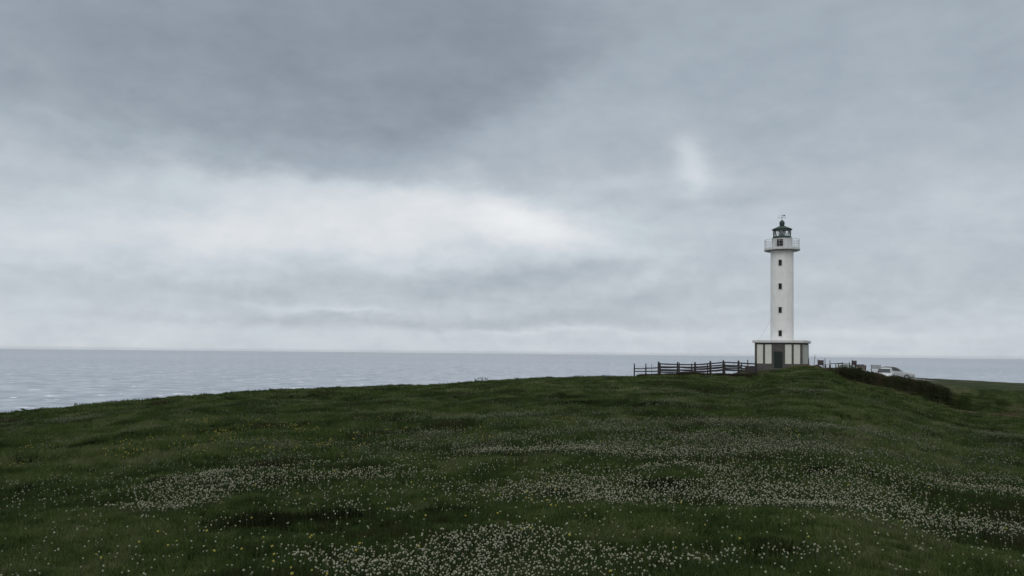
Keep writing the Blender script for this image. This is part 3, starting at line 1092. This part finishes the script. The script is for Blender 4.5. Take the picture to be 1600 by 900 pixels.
def make_car(loc, rz, label, mat, L=4.0, Wd=1.74, H=1.48, rear_h=None, win=WIN):
    """hatchback lofted from cross-sections along its length; front faces local -Y"""
    root = empty('parked_car', loc, rz)
    tag(root, label, 'car', 'cars in the car park behind the hedge')
    # stations: y, underside z, belt z, half width at belt
    S = [(-0.50, 0.30, 0.52, 0.62), (-0.48, 0.22, 0.66, 0.80), (-0.42, 0.20, 0.76, 0.90), (-0.30, 0.19, 0.84, 0.97), (-0.18, 0.19, 0.92, 1.0), (0.0, 0.19, 0.96, 1.0),
         (0.20, 0.19, 0.97, 1.0), (0.36, 0.20, 0.97, 0.98), (0.46, 0.24, 0.93, 0.92), (0.495, 0.32, 0.80, 0.82), (0.50, 0.42, 0.66, 0.74)]
    V_, F_ = [], []
    for (y, zb, zt, hw) in S:
        w = Wd / 2 * hw
        prof = [(-w * .80, zb), (-w * .97, zb + 0.10), (-w, (zb + zt) / 2), (-w * .97, zt - 0.06), (-w * .86, zt), (-w * .4, zt + 0.025), (w * .4, zt + 0.025), (w * .86, zt), (w * .97, zt - 0.06), (w, (zb + zt) / 2), (w * .97, zb + 0.10), (w * .80, zb)]
        V_ += [(x, y * L, z * H / 1.48) for x, z in prof]
    n = 12
    for s in range(len(S) - 1):
        for e_ in range(n):
            a, b = s * n + e_, s * n + (e_ + 1) % n
            F_.append((a, b, b + n, a + n))
    F_.append(tuple(range(n - 1, -1, -1))); F_.append(tuple(range((len(S) - 1) * n, len(S) * n)))
    body = MB().add(V_, F_).build('body', mat, root, True)
    # greenhouse: dark glass volume plus roof shell
    G = [(-0.20, 0.93, 0.86), (-0.05, 1.36, 0.74), (0.05, 1.44, 0.72), (0.22, 1.46, 0.71), (0.36, 1.40, 0.70), (0.455, 0.97, 0.82)]
    V_, F_ = [], []
    for (y, zt, hw) in G:
        w = Wd / 2
        V_ += [(-w * .88, y * L, 0.90 * H / 1.48), (-w * hw, y * L, zt * H / 1.48), (w * hw, y * L, zt * H / 1.48), (w * .88, y * L, 0.90 * H / 1.48)]
    for s in range(len(G) - 1):
        for e_ in range(4):
            a, b = s * 4 + e_, s * 4 + (e_ + 1) % 4
            F_.append((a, b, b + 4, a + 4))
    F_ += [(3, 2, 1, 0), tuple(range(20, 24))]
    MB().add(V_, F_).build('window_glass', win, root)
    rf_ = MB()
    V_, F_ = [], []
    for (y, zt, hw) in G[1:5]:
        w = Wd / 2 * hw
        V_ += [(-w * 1.02, y * L, (zt - 0.03) * H / 1.48), (-w * .9, y * L, (zt + 0.025) * H / 1.48), (0, y * L, (zt + 0.045) * H / 1.48), (w * .9, y * L, (zt + 0.025) * H / 1.48), (w * 1.02, y * L, (zt - 0.03) * H / 1.48)]
    for s in range(3):
        for e_ in range(4):
            a = s * 5 + e_
            F_.append((a, a + 1, a + 6, a + 5))
        F_.append((s * 5 + 4, s * 5, s * 5 + 5, s * 5 + 9))
    F_ += [(4, 3, 2, 1, 0), (15, 16, 17, 18, 19)]
    rf_.add(V_, F_)
    for sx in (-1, 1):
        w = Wd / 2
        k = H / 1.48
        rf_.tube([(sx * w * .87, -0.20 * L, 0.93 * k), (sx * w * .75, -0.05 * L, 1.36 * k)], 0.035, 6)
        rf_.tube([(sx * w * .88, 0.09 * L, 0.93 * k), (sx * w * .735, 0.09 * L, 1.43 * k)], 0.035, 6)
        rf_.tube([(sx * w * .85, 0.43 * L, 0.97 * k), (sx * w * .72, 0.36 * L, 1.40 * k)], 0.06, 6)
    rf_.build('roof', mat, root, True)
    for sx in (-1, 1):
        for yy in (-0.31, 0.31):
            wv__ = MB()
            ringp = [(0.20, -0.09), (0.30, -0.09), (0.32, -0.05), (0.32, 0.05), (0.30, 0.09), (0.20, 0.09)]
            V_, F_ = [], []
            for (rr2, xx) in ringp:
                for q in range(20):
                    t = 2 * math.pi * q / 20
                    V_.append((sx * (Wd / 2 - 0.09) + xx, yy * L + rr2 * math.cos(t), 0.32 + rr2 * math.sin(t)))
            for s in range(5):
                for q in range(20):
                    a, b = s * 20 + q, s * 20 + (q + 1) % 20
                    F_.append((a, b, b + 20, a + 20))
            for q in range(20):
                F_.append((100 + q, 100 + (q + 1) % 20, (q + 1) % 20, q))
            wh = wv__.add(V_, F_).build('wheel', TYRE, root, True)
            MB().tube([(sx * (Wd / 2 - 0.14), yy * L, 0.32), (sx * (Wd / 2 - 0.02), yy * L, 0.32)], 0.205, 16).build('rim', RIM, wh)
    k = H / 1.48
    for sx in (-1, 1):
        MB().box((sx * Wd * 0.36, -0.472 * L, 0.63 * k), (0.34, 0.10, 0.15), rz=sx * -0.35, bev=0.03).build('headlight', LAMP, root)
        MB().box((sx * Wd * 0.40, 0.482 * L, 0.80 * k), (0.18, 0.08, 0.24), bev=0.03).build('tail_light', TAIL, root)
        MB().box((sx * (Wd * 0.5 + 0.06), -0.15 * L, 1.0 * k), (0.16, 0.09, 0.12), bev=0.03).build('side_mirror', mat, root)
    MB().box((0, -0.497 * L, 0.44 * k), (Wd * 0.5, 0.05, 0.16), bev=0.02).build('grille', TRIM, root)
    MB().box((0, -0.510 * L, 0.34 * k), (0.5, 0.02, 0.10), bev=0.004).build('number_plate', M['white_metal'], root)
    MB().box((0, 0.508 * L, 0.55 * k), (0.5, 0.02, 0.10), bev=0.004).build('number_plate', M['white_metal'], root)
    return root


WHITE = paint('white_car_paint', (0.62, 0.64, 0.65))
SILVER = paint('silver_car_paint', (0.40, 0.43, 0.46))
PALE = paint('pale_green_car_paint', (0.50, 0.56, 0.50))


def park(px, Y, pytop, rz, label, mat, **kw):
    g = gp(px, Y)
    H = kw.get('H', 1.48)
    c = make_car(g, rz, label, mat, **kw)
    return c


park(1382.0, 95, 573, R(-30), 'white hatchback facing the hedge with dark windscreen beside the slatted board', WHITE)
park(1398.5, 103, 572, R(60), 'silvery white car side on behind the white hatchback', SILVER, L=4.5, H=1.62)
park(1328.5, 103, 571, R(75), 'pale car with greenish windows under the small brown board', PALE, L=3.9, H=1.45, win=simple('greenish_window', (0.07, 0.10, 0.09), 0.1))

# ------------------------------------------------------------------ hedge of brambles


def leaves(n, cen, size, rot=None):
    """n small bent leaves (two triangles each) at centres cen"""
    a = rng.uniform(0, 2 * math.pi, n); b = rng.uniform(-1.0, 1.0, n)
    d = np.stack([np.cos(a) * np.cos(b), np.sin(a) * np.cos(b), np.sin(b)], 1)
    u = rng.normal(size=(n, 3)); u -= (u * d).sum(1)[:, None] * d; u /= np.linalg.norm(u, axis=1)[:, None]
    s = (size * rng.uniform(0.6, 1.4, n))[:, None]
    p0, p1, p2, p3 = cen - d * s, cen + u * s * .5, cen + d * s, cen - u * s * .5
    V = np.stack([p0, p1, p2, p3], 1).reshape(-1, 3)
    return V, np.arange(4 * n).reshape(n, 4)


# (px, Y, top py) along the hedge
HED = [(1284, 89.8, 575.5), (1296, 89.6, 575.0), (1308, 89.2, 576), (1320, 88.6, 575.5), (1332, 88.2, 574.5), (1345, 87.6, 577), (1352, 87.0, 582),
       (1362, 86.6, 584.0), (1375, 86.0, 585.5), (1386, 85.6, 588.5), (1394, 85.0, 590), (1425, 84.4, 594), (1455, 83.8, 600), (1480, 83.4, 609)]
hx = [at(px, 560, Y).x for px, Y, _ in HED]
HED = [(a, b + (1.3 if a > 1300 else 0.4), c) for a, b, c in HED]
hx = [at(px, 560, Y).x for px, Y, _ in HED]
hy = [Y for _, Y, _ in HED]
htop = [at(px, t, Y).z for px, Y, t in HED]
base_h = Vector((hx[6], hy[6], ground(hx[6], hy[6])))
hedge = empty('bramble_hedge', base_h)
tag(hedge, 'dark overgrown bramble hedge running down right of the lighthouse mound', 'hedge')
N = 64000
px_ = rng.uniform(hx[0] - 0.6, hx[-1], N)
yc = np.interp(px_, hx, hy); zt_ = np.interp(px_, hx, htop)
off = rng.normal(0, 0.75, N)
gz_ = height(px_, yc + off)
lump = fbm(px_ / 0.9, (yc + off) / 0.9, 3, 77)
hh = np.maximum(zt_ - gz_, 0.35) * np.exp(-(off / 1.5) ** 4) * (0.72 + 0.62 * lump)
fz = rng.uniform(0, 1, N) ** 0.75
cen = np.stack([px_, yc + off, gz_ + hh * fz], 1) + rng.normal(0, 0.03, (N, 3)) - np.array(base_h)
V, Fq = leaves(N, cen, 0.068)
mesh_np('foliage', V, Fq, M['leafdark'], hedge)
tw = MB()
for k in range(300):
    x = random.uniform(hx[0] - 0.4, hx[-1]); y = float(np.interp(x, hx, hy)) + random.gauss(0, 0.6)
    g0 = ground(x, y); T = float(np.interp(x, hx, htop)) - g0
    T = max(T, 0.3) * random.uniform(0.6, 1.22)
    dx, dy = random.gauss(0, 0.6), random.gauss(0, 0.5)
    b = Vector((x, y, g0)) - base_h
    tw.tube([b, b + Vector((dx * .3, dy * .3, T * .6)), b + Vector((dx * .8, dy * .8, T)), b + Vector((dx * 1.5, dy * 1.5, T * random.uniform(.8, 1.02)))], 0.009, 4, 0.004)
tw.build('stems', M['twig'], hedge)

# ------------------------------------------------------------------ grass, flowers (instanced)
SRC = bpy.data.collections.new('clump_sources')          # never linked to the scene
FSRC = bpy.data.collections.new('flower_sources')


def clump(name, n, Rr, h0, h1, w, mat, lean=0.5):
    a = rng.uniform(0, 2 * math.pi, n); q = Rr * np.sqrt(rng.uniform(0, 1, n))
    bx, by = q * np.cos(a), q * np.sin(a)
    H = rng.uniform(h0, h1, n) * (1 - 0.35 * (q / Rr) ** 2)
    la = rng.uniform(0, 2 * math.pi, n); ll = np.abs(rng.normal(0, lean, n)) * H
    fa = rng.uniform(0, math.pi, n)
    wx, wy = np.cos(fa) * w / 2, np.sin(fa) * w / 2
    pts = []
    for s, ws, bend, zz in ((0, 1.0, 0, -0.03), (0.5, 0.85, 0.25, None), (0.85, 0.5, 0.7, None), (1.0, 0.0, 1.0, None)):
        cx, cy = bx + np.cos(la) * ll * bend, by + np.sin(la) * ll * bend
        z = np.full(n, -0.03) if zz is not None else H * s * (1 - 0.18 * bend * np.minimum(ll / H, 1.2))
        if ws > 0:
            pts += [np.stack([cx - wx * ws, cy - wy * ws, z], 1), np.stack([cx + wx * ws, cy + wy * ws, z], 1)]
        else:
            pts += [np.stack([cx, cy, z], 1)]
    V = np.stack(pts, 1).reshape(-1, 3)
    k = np.arange(n)[:, None] * 7
    Fq = np.concatenate([k + np.array([[0, 1, 3]]), k + np.array([[0, 3, 2]]), k + np.array([[2, 3, 5]]), k + np.array([[2, 5, 4]]), k + np.array([[4, 5, 6]])], 0)
    o = mesh_np(name, V, Fq, mat, link=False)
    SRC.objects.link(o)
    return o


# names sort alphabetically: the order is the instance index
clump('a_near_clump', 110, 0.13, 0.035, 0.09, 0.0045, M['grass'], 0.7)
clump('b_near_clump', 90, 0.12, 0.04, 0.12, 0.0055, M['grass'], 0.55)
clump('c_mid_clump', 170, 0.30, 0.04, 0.10, 0.009, M['grass'], 0.7)
clump('d_mid_clump', 150, 0.28, 0.05, 0.14, 0.010, M['grass'], 0.5)
clump('e_far_clump', 220, 0.65, 0.05, 0.12, 0.020, M['grass'], 0.7)
clump('f_far_clump', 190, 0.60, 0.06, 0.17, 0.024, M['grass'], 0.5)
clump('g_dry_clump', 120, 0.45, 0.15, 0.38, 0.014, M['dry'], 0.35)
clump('h_tall_clump', 60, 0.10, 0.10, 0.22, 0.005, M['grass'], 0.4)
clump('i_scrub_clump', 260, 0.5, 0.18, 0.42, 0.03, M['scrub'], 0.6)
clump('j_shade_clump', 150, 0.34, 0.07, 0.17, 0.012, M['shade_tuft'], 0.5)  # dark tufts that draw the meadow's shade by their colour


def head(c, r, n=5, seg=7, rough_=0.22):
    """a small globe flower head with ragged florets"""
    mb = MB()
    vs_, fs = [], []
    for i_ in range(1, n):
        ph = math.pi * i_ / n
        for j_ in range(seg):
            t = 2 * math.pi * (j_ + 0.5 * (i_ % 2)) / seg
            rr3 = r * (1 + random.uniform(-rough_, rough_))
            vs_.append((c[0] + rr3 * math.sin(ph) * math.cos(t), c[1] + rr3 * math.sin(ph) * math.sin(t), c[2] + rr3 * 0.9 * math.cos(ph)))
    vs_ += [(c[0], c[1], c[2] + r * .9), (c[0], c[1], c[2] - r * .9)]
    T, B = len(vs_) - 2, len(vs_) - 1
    for i_ in range(n - 2):
        for j_ in range(seg):
            a, b = i_ * seg + j_, i_ * seg + (j_ + 1) % seg
            fs += [(a, a + seg, b + seg, b)]
    for j_ in range(seg):
        fs.append((T, j_, (j_ + 1) % seg))
        k = (n - 2) * seg
        fs.append((B, k + (j_ + 1) % seg, k + j_))
    return vs_, fs


def flower_obj(name, heads, mat, coll=None, stems=True, seg=6):
    mb = MB(); nf = []
    for (x, y, z, r) in heads:
        v, f = head((x, y, z), r, 5 if seg > 5 else 3, seg)
        mb.add(v, f)
    k = len(mb.f)
    if stems:
        for (x, y, z, r) in heads:
            mb.tube([(x * .8, y * .8, 0), (x * .93, y * .93, z * .6), (x, y, z - r * .7)], 0.0018 if seg > 5 else 0.003, 3)
    me = bpy.data.meshes.new(name)
    me.from_pydata(mb.v, [], mb.f)
    me.materials.append(mat); me.materials.append(M['stem'])
    mi = np.zeros(len(mb.f), dtype=np.int32); mi[k:] = 1
    me.polygons.foreach_set('material_index', mi)
    me.update()
    o = bpy.data.objects.new(name, me)
    if coll:
        coll.objects.link(o)
    return o


flower_obj('a_single', [(0, 0, 0.10, 0.0072)], M['petal'], FSRC)
flower_obj('b_single', [(0.01, 0, 0.115, 0.0056)], M['petal'], FSRC)
flower_obj('c_cluster', [(random.gauss(0, .16), random.gauss(0, .16), random.uniform(.09, .18), random.uniform(.0045, .0072)) for _ in range(14)], M['petal'], FSRC, True, 4)
flower_obj('d_cluster', [(random.gauss(0, .34), random.gauss(0, .25), random.uniform(.10, .19), random.uniform(.0055, .009)) for _ in range(32)], M['petal'], FSRC, False, 4)
flower_obj('e_yellow', [(0, 0, 0.17, 0.010)], M['petal_y'], FSRC)
flower_obj('f_yellow_cluster', [(random.gauss(0, .2), random.gauss(0, .2), random.uniform(.12, .2), random.uniform(.010, .015)) for _ in range(7)], M['petal_y'], FSRC, False, 4)


def point_instancer(name, P, idx, scl, rot, coll, tiltv=None):
    me = bpy.data.meshes.new(name)
    me.vertices.add(len(P))
    me.vertices.foreach_set('co', P.astype(np.float32).ravel())
    for nm, typ, dat in (('idx', 'INT', idx.astype(np.int32)), ('scl', 'FLOAT', scl.astype(np.float32))):
        at_ = me.attributes.new(nm, typ, 'POINT'); at_.data.foreach_set('value', dat)
    at_ = me.attributes.new('rotv', 'FLOAT_VECTOR', 'POINT')
    tilt = rng.normal(0, 0.12, (len(P), 2)) if tiltv is None else tiltv
    at_.data.foreach_set('vector', np.column_stack([tilt, rot]).astype(np.float32).ravel())
    o = bpy.data.objects.new(name, me)
    COL.objects.link(o)
    ng = bpy.data.node_groups.new(name + '_scatter', 'GeometryNodeTree')
    ng.interface.new_socket('Geometry', in_out='INPUT', socket_type='NodeSocketGeometry')
    ng.interface.new_socket('Geometry', in_out='OUTPUT', socket_type='NodeSocketGeometry')
    gi, go = ng.nodes.new('NodeGroupInput'), ng.nodes.new('NodeGroupOutput')
    mp_ = ng.nodes.new('GeometryNodeMeshToPoints')
    ip = ng.nodes.new('GeometryNodeInstanceOnPoints')
    ci = ng.nodes.new('GeometryNodeCollectionInfo')
    ci.inputs['Collection'].default_value = coll
    ci.inputs['Separate Children'].default_value = True
    ci.inputs['Reset Children'].default_value = True
    ip.inputs['Pick Instance'].default_value = True

    def na(nm, typ):
        q = ng.nodes.new('GeometryNodeInputNamedAttribute')
        q.data_type = typ
        q.inputs[0].default_value = nm
        return q.outputs[0]
    L_ = ng.links.new
    L_(gi.outputs[0], mp_.inputs[0]); L_(mp_.outputs[0], ip.inputs['Points'])
    L_(ci.outputs[0], ip.inputs['Instance'])
    L_(na('idx', 'INT'), ip.inputs['Instance Index'])
    L_(na('rotv', 'FLOAT_VECTOR'), ip.inputs['Rotation'])
    L_(na('scl', 'FLOAT'), ip.inputs['Scale'])
    L_(ip.outputs[0], go.inputs[0])
    md = o.modifiers.new('scatter', 'NODES')
    md.node_group = ng
    return o


def wedge(n, y0, y1, b0=-0.80, b1=0.80):
    """n random points of a wedge in front of the camera, uniform in area"""
    y = np.sqrt(rng.uniform(y0 * y0, y1 * y1, n))
    x = y * rng.uniform(b0, b1, n)
    return x, y


def keep_land(x, y, over=3.0):
    r = np.hypot(x, y); a = np.degrees(np.arctan2(x, y))
    D = np.interp(a, TA, TD)
    return r < D + over


# patchiness of the meadow (world coordinates)
def ground_xy(px, py):
    d = direction(px, py)
    Y = 6.0
    for _ in range(40):
        x = d.x / d.y * Y
        z = ground(x, Y) + 0.09
        Y = Y + 0.5 * (z / (d.z / d.y) - Y) if d.z < 0 else Y
        Y = min(max(Y, 3), 95)
    return d.x / d.y * Y, Y


PATCH = []   # px, py, half width px, half height px, amplitude
for (px, py, hw, hh_, amp) in ((720, 868, 300, 30, 1.3), (640, 895, 260, 24, 1.3), (930, 888, 200, 20, 1.0), (1280, 880, 190, 24, 1.0), (1080, 890, 130, 16, 1.0), (830, 865, 120, 14, .8), (250, 790, 70, 12, .6), (700, 655, 300, 5, .5), (1100, 665, 300, 6, .5), (420, 700, 200, 6, .6), (1250, 700, 160, 5, .6), (1230, 780, 110, 20, 1.0), (930, 772, 70, 24, .7), (250, 800, 60, 36, .8), (800, 835, 90, 12, .7),
                               (600, 800, 80, 12, .6), (440, 792, 60, 10, .5), (420, 692, 150, 7, .9), (950, 745, 130, 12, .6), (1000, 690, 200, 12, .45), (1290, 860, 110, 28, .7),
                               (1370, 800, 60, 20, .6), (1180, 735, 150, 8, .6), (560, 722, 120, 6, .5), (800, 700, 180, 7, .5), (1500, 820, 90, 30, .6), (100, 860, 80, 20, .6),
                               (330, 745, 110, 8, .4), (1100, 850, 60, 14, .25),
                               (320, 868, 90, 24, -.9), (700, 812, 120, 12, -.7), (1060, 812, 110, 16, -.9), (330, 711, 50, 6, -.8), (440, 800, 40, 8, -.2), (560, 835, 110, 12, -.8), (480, 845, 60, 10, -.6),
                               (1060, 740, 30, 8, -.6), (1100, 600, 400, 14, -.9), (800, 625, 300, 10, -.5), (350, 640, 220, 18, -.9), (640, 760, 120, 10, -.4)):
    x0, y0 = ground_xy(px, py)
    x1, _ = ground_xy(px + hw, py)
    _, ya = ground_xy(px, py - hh_)
    PATCH.append((x0, y0, max(abs(x1 - x0), .2), max(abs(ya - y0), .2), amp))

# narrow drifts lying along the terracettes of the slope
for _ in range(110):
    yy = math.sqrt(rng.uniform(7.5 ** 2, 58 ** 2)) if rng.uniform() < .5 else rng.uniform(7.5, 30)
    PATCH.append((yy * rng.uniform(-.72, .72), yy, rng.uniform(.6, 1.4) * (0.6 + yy / 18), rng.uniform(.12, .3) * (0.8 + yy / 14), rng.uniform(.3, .8) if rng.uniform() < .72 else -.6))


def density(x, y):
    n = fbm(x / 2.4, y / 1.1, 5, 51, 0.7)
    n2 = fbm(x / 9.0, y / 12.0, 2, 61)
    d = (n - 0.515) * 2.5 + (n2 - 0.5) * 1.0 + 0.12 * np.clip(x / y * 2 + 0.2, -0.6, 1) + 0.10 * np.exp(-((y - 30) / 18) ** 2)
    for (x0, y0, sx, sy, amp) in PATCH:
        d = d + 0.62 * amp * (0.1 + 1.8 * n) * np.exp(-((x - x0) / sx) ** 2 - ((y - y0) / sy) ** 2)
    d = d - np.clip((y - 50) / 40, 0, 1) * 0.25
    return np.clip(d, 0.0, 1.0)


GP, GI, GS = [], [], []


def add_grass(n, y0, y1, kinds, sc, b0=-0.80, b1=0.80):
    x, y = wedge(n, y0, y1, b0, b1)
    k = keep_land(x, y)
    # not inside the lighthouse, on the path or in the car park
    k &= (np.abs(x - LX) + np.abs(y - 96) > 3.9)
    pl = np.array(path_line)
    py_ = np.interp(x, pl[:, 0], pl[:, 1])
    k &= ~((x > pl[0, 0]) & (y > py_ - 7) & (y < py_ + 1.5) & (rng.uniform(0, 1, n) < 0.75))
    az_ = np.degrees(np.arctan2(x, y))
    k &= ~((az_ > 17.2) & (az_ < 21.6) & (y > 88.0) & (rng.uniform(0, 1, n) < 0.75))
    x, y = x[k], y[k]
    z = height(x, y)
    hv = fbm(x / 1.1, y / 1.1, 3, 91)
    s = sc * (0.45 + 1.1 * hv) * rng.uniform(0.8, 1.25, len(x)) * (1 - 0.3 * density(x, y))
    GP.append(np.stack([x, y, z], 1)); GI.append(rng.choice(kinds, len(x))); GS.append(s)


add_grass(18000, 4.2, 13.5, [0, 0, 1], 0.85)
add_grass(120, 4.2, 16, [7], 0.7)
add_grass(24000, 12.5, 38, [2, 2, 3], 1.0)
add_grass(34000, 36, 98, [4, 4, 5], 1.0)
# dry tall grass: on the mound, under the fences, in a few patches of the field
for (pa, pb, Ya, Yb, n) in ((1180, 1300, 88.9, 92.2, 620), (990, 1185, 89.6, 92.6, 420), (1310, 1420, 76.5, 86.0, 1500), (1420, 1620, 73.5, 81.5, 1200), (840, 990, 86, 89.5, 90)):
    t = rng.uniform(0, 1, n); Y = rng.uniform(Ya, Yb, n)
    x = (pa + (pb - pa) * t - 800) / F * Y
    k = (np.abs(x - LX) + np.abs(Y - 96) > 3.9)
    x, Y = x[k], Y[k]
    GP.append(np.stack([x, Y, height(x, Y)], 1)); GI.append(np.full(len(x), 6)); GS.append(rng.uniform(.5, 1.0, len(x)))
n = 1500
t = rng.uniform(0, 1, n); Y = rng.uniform(88.6, 92.0, n); x = (1003 + 176 * t - 800) / F * Y
GP.append(np.stack([x, Y, height(x, Y)], 1)); GI.append(np.full(n, 8)); GS.append(rng.uniform(.7, 1.3, n))
for (px, py, hw, n) in ((1035, 750, 22, 16), (325, 714, 34, 12), (400, 806, 50, 18), (440, 804, 30, 8), (520, 798, 22, 10), (1270, 727, 60, 10), (620, 700, 40, 10), (880, 762, 25, 8), (1190, 845, 30, 8), (700, 790, 30, 8), (1250, 690, 40, 10)):  # dark tufts added to paint single shaded hollows
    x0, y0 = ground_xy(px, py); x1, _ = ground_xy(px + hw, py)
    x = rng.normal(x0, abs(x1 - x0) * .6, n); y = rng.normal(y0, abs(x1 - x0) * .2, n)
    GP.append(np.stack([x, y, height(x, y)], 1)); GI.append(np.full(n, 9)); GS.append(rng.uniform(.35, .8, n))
for _ in range(130):  # thin dark rows painting strokes of shade across the slope
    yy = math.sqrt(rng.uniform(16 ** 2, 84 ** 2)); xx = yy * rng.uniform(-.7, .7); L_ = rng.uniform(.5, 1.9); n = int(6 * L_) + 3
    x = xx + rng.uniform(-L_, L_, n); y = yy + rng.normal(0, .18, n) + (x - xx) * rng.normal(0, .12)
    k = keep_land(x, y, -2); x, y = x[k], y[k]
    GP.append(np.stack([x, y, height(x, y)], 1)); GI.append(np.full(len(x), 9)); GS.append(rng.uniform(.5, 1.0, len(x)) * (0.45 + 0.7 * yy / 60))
# near-black tufts standing in for tussock shade, in short rows
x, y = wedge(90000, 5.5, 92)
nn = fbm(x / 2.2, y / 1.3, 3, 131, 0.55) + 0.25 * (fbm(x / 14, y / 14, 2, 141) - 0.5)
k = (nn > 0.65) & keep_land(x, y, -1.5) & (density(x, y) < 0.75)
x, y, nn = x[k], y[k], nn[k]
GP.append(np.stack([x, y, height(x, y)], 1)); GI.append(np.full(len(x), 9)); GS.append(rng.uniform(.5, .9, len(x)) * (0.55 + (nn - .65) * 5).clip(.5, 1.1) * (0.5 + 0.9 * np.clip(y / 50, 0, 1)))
print('shade_tuft', len(x))
P = np.concatenate(GP); I = np.concatenate(GI); S = np.concatenate(GS)
grass = point_instancer('grass', P, I, S, rng.uniform(0, 2 * math.pi, len(P)), SRC)
tag(grass, 'short dark green meadow grass covering the headland field', 'grass', kind='stuff')

# clover heads
FP, FI, FS = [], [], []


def add_flowers(n, y0, y1, kinds, sc, thr_pow=1.0):
    x, y = wedge(n, y0, y1)
    k = keep_land(x, y, -1.0) & (rng.uniform(0, 1, n) < density(x, y) ** thr_pow * 0.85 + 0.028)
    x, y = x[k], y[k]
    FP.append(np.stack([x, y, height(x, y)], 1)); FI.append(rng.choice(kinds, len(x))); FS.append(sc * rng.uniform(0.8, 1.25, len(x)))


add_flowers(100000, 4.4, 12.5, [0, 0, 1], 1.0, 1.3)
add_flowers(36000, 12.2, 34, [2], 1.0, 1.3)
add_flowers(64000, 33, 88, [3], 1.0, 1.1)
P = np.concatenate(FP); I = np.concatenate(FI); S = np.concatenate(FS)
RZ = rng.uniform(0, 2 * math.pi, len(P))
vis = (np.abs(P[:, 0] / P[:, 1]) < 0.62) & (I < 2) & (P[:, 1] > 5.95)
order = np.where(vis)[0][np.argsort(P[vis, 1])][:300]
mask = np.ones(len(P), bool); mask[order] = False
fl = point_instancer('clover_flowers', P[mask], I[mask], S[mask], RZ[mask], FSRC)
tag(fl, 'countless small white clover heads scattered in drifts over the grass', 'flowers', kind='stuff')
protos = [flower_obj('clover_flower', [(0, 0, 0.10, 0.0072)], M['petal']), flower_obj('clover_flower', [(0.01, 0, 0.115, 0.0056)], M['petal'])]
first = [True, True]
for k in order:
    w = int(I[k])
    o = protos[w] if first[w] else protos[w].copy()
    first[w] = False
    COL.objects.link(o)
    o.location = P[k]
    o.rotation_euler = (random.gauss(0, .12), random.gauss(0, .12), RZ[k])
    s = float(S[k]); o.scale = (s, s, s)
    tag(o, 'single small white clover flower standing in the nearest grass at the bottom edge', 'flower', 'nearest white clover flowers')

# yellow flowers in a few spots
YP = []
for (px, py, sp, n) in ((450, 885, .5, 26), (400, 872, .35, 12), (230, 868, .35, 14), (820, 798, .7, 60), (330, 690, 1.6, 40), (230, 700, 1.6, 40), (500, 752, .9, 24), (860, 690, 3.0, 30), (620, 690, 3, 30), (770, 596, 4, 24), (480, 722, 1.2, 20), (1150, 745, 1.2, 14)):
    x0, y0 = ground_xy(px, py)
    n = max(4, n // 2)
    YP.append(np.column_stack([rng.normal(x0, sp, n), rng.normal(y0, sp * 1.2, n)]))
YP = np.concatenate(YP)
YP = YP[(YP[:, 1] > 4.5) & keep_land(YP[:, 0], YP[:, 1], -1)]
Pz = np.column_stack([YP, height(YP[:, 0], YP[:, 1])])
yi = np.where(Pz[:, 1] < 14, 4, 5)
yl = point_instancer('yellow_flowers', Pz, yi, rng.uniform(.7, 1.1, len(Pz)), rng.uniform(0, 6.28, len(Pz)), FSRC)
tag(yl, 'sprinkling of small yellow flowers low in the meadow grass', 'flowers', kind='stuff')

# ------------------------------------------------------------------ sea air: even haze in one closed box
hz = MB().box((0, 0, (SEA_Z - 3.0 + 20.0) / 2), (124000, 124000, 20.0 - (SEA_Z - 3.0)))
hm = bpy.data.materials.new('sea_air')
hm.use_nodes = True
hm.node_tree.nodes.clear()
pv = hm.node_tree.nodes.new('ShaderNodeVolumePrincipled')
pv.inputs['Color'].default_value = (0.93, 0.96, 1.0, 1)
pv.inputs['Density'].default_value = HAZE
mo = hm.node_tree.nodes.new('ShaderNodeOutputMaterial')
hm.node_tree.links.new(pv.outputs[0], mo.inputs['Volume'])
haze = hz.build('haze', hm)
tag(haze, 'thin pale sea air lying over the water towards the horizon', 'haze', kind='stuff')
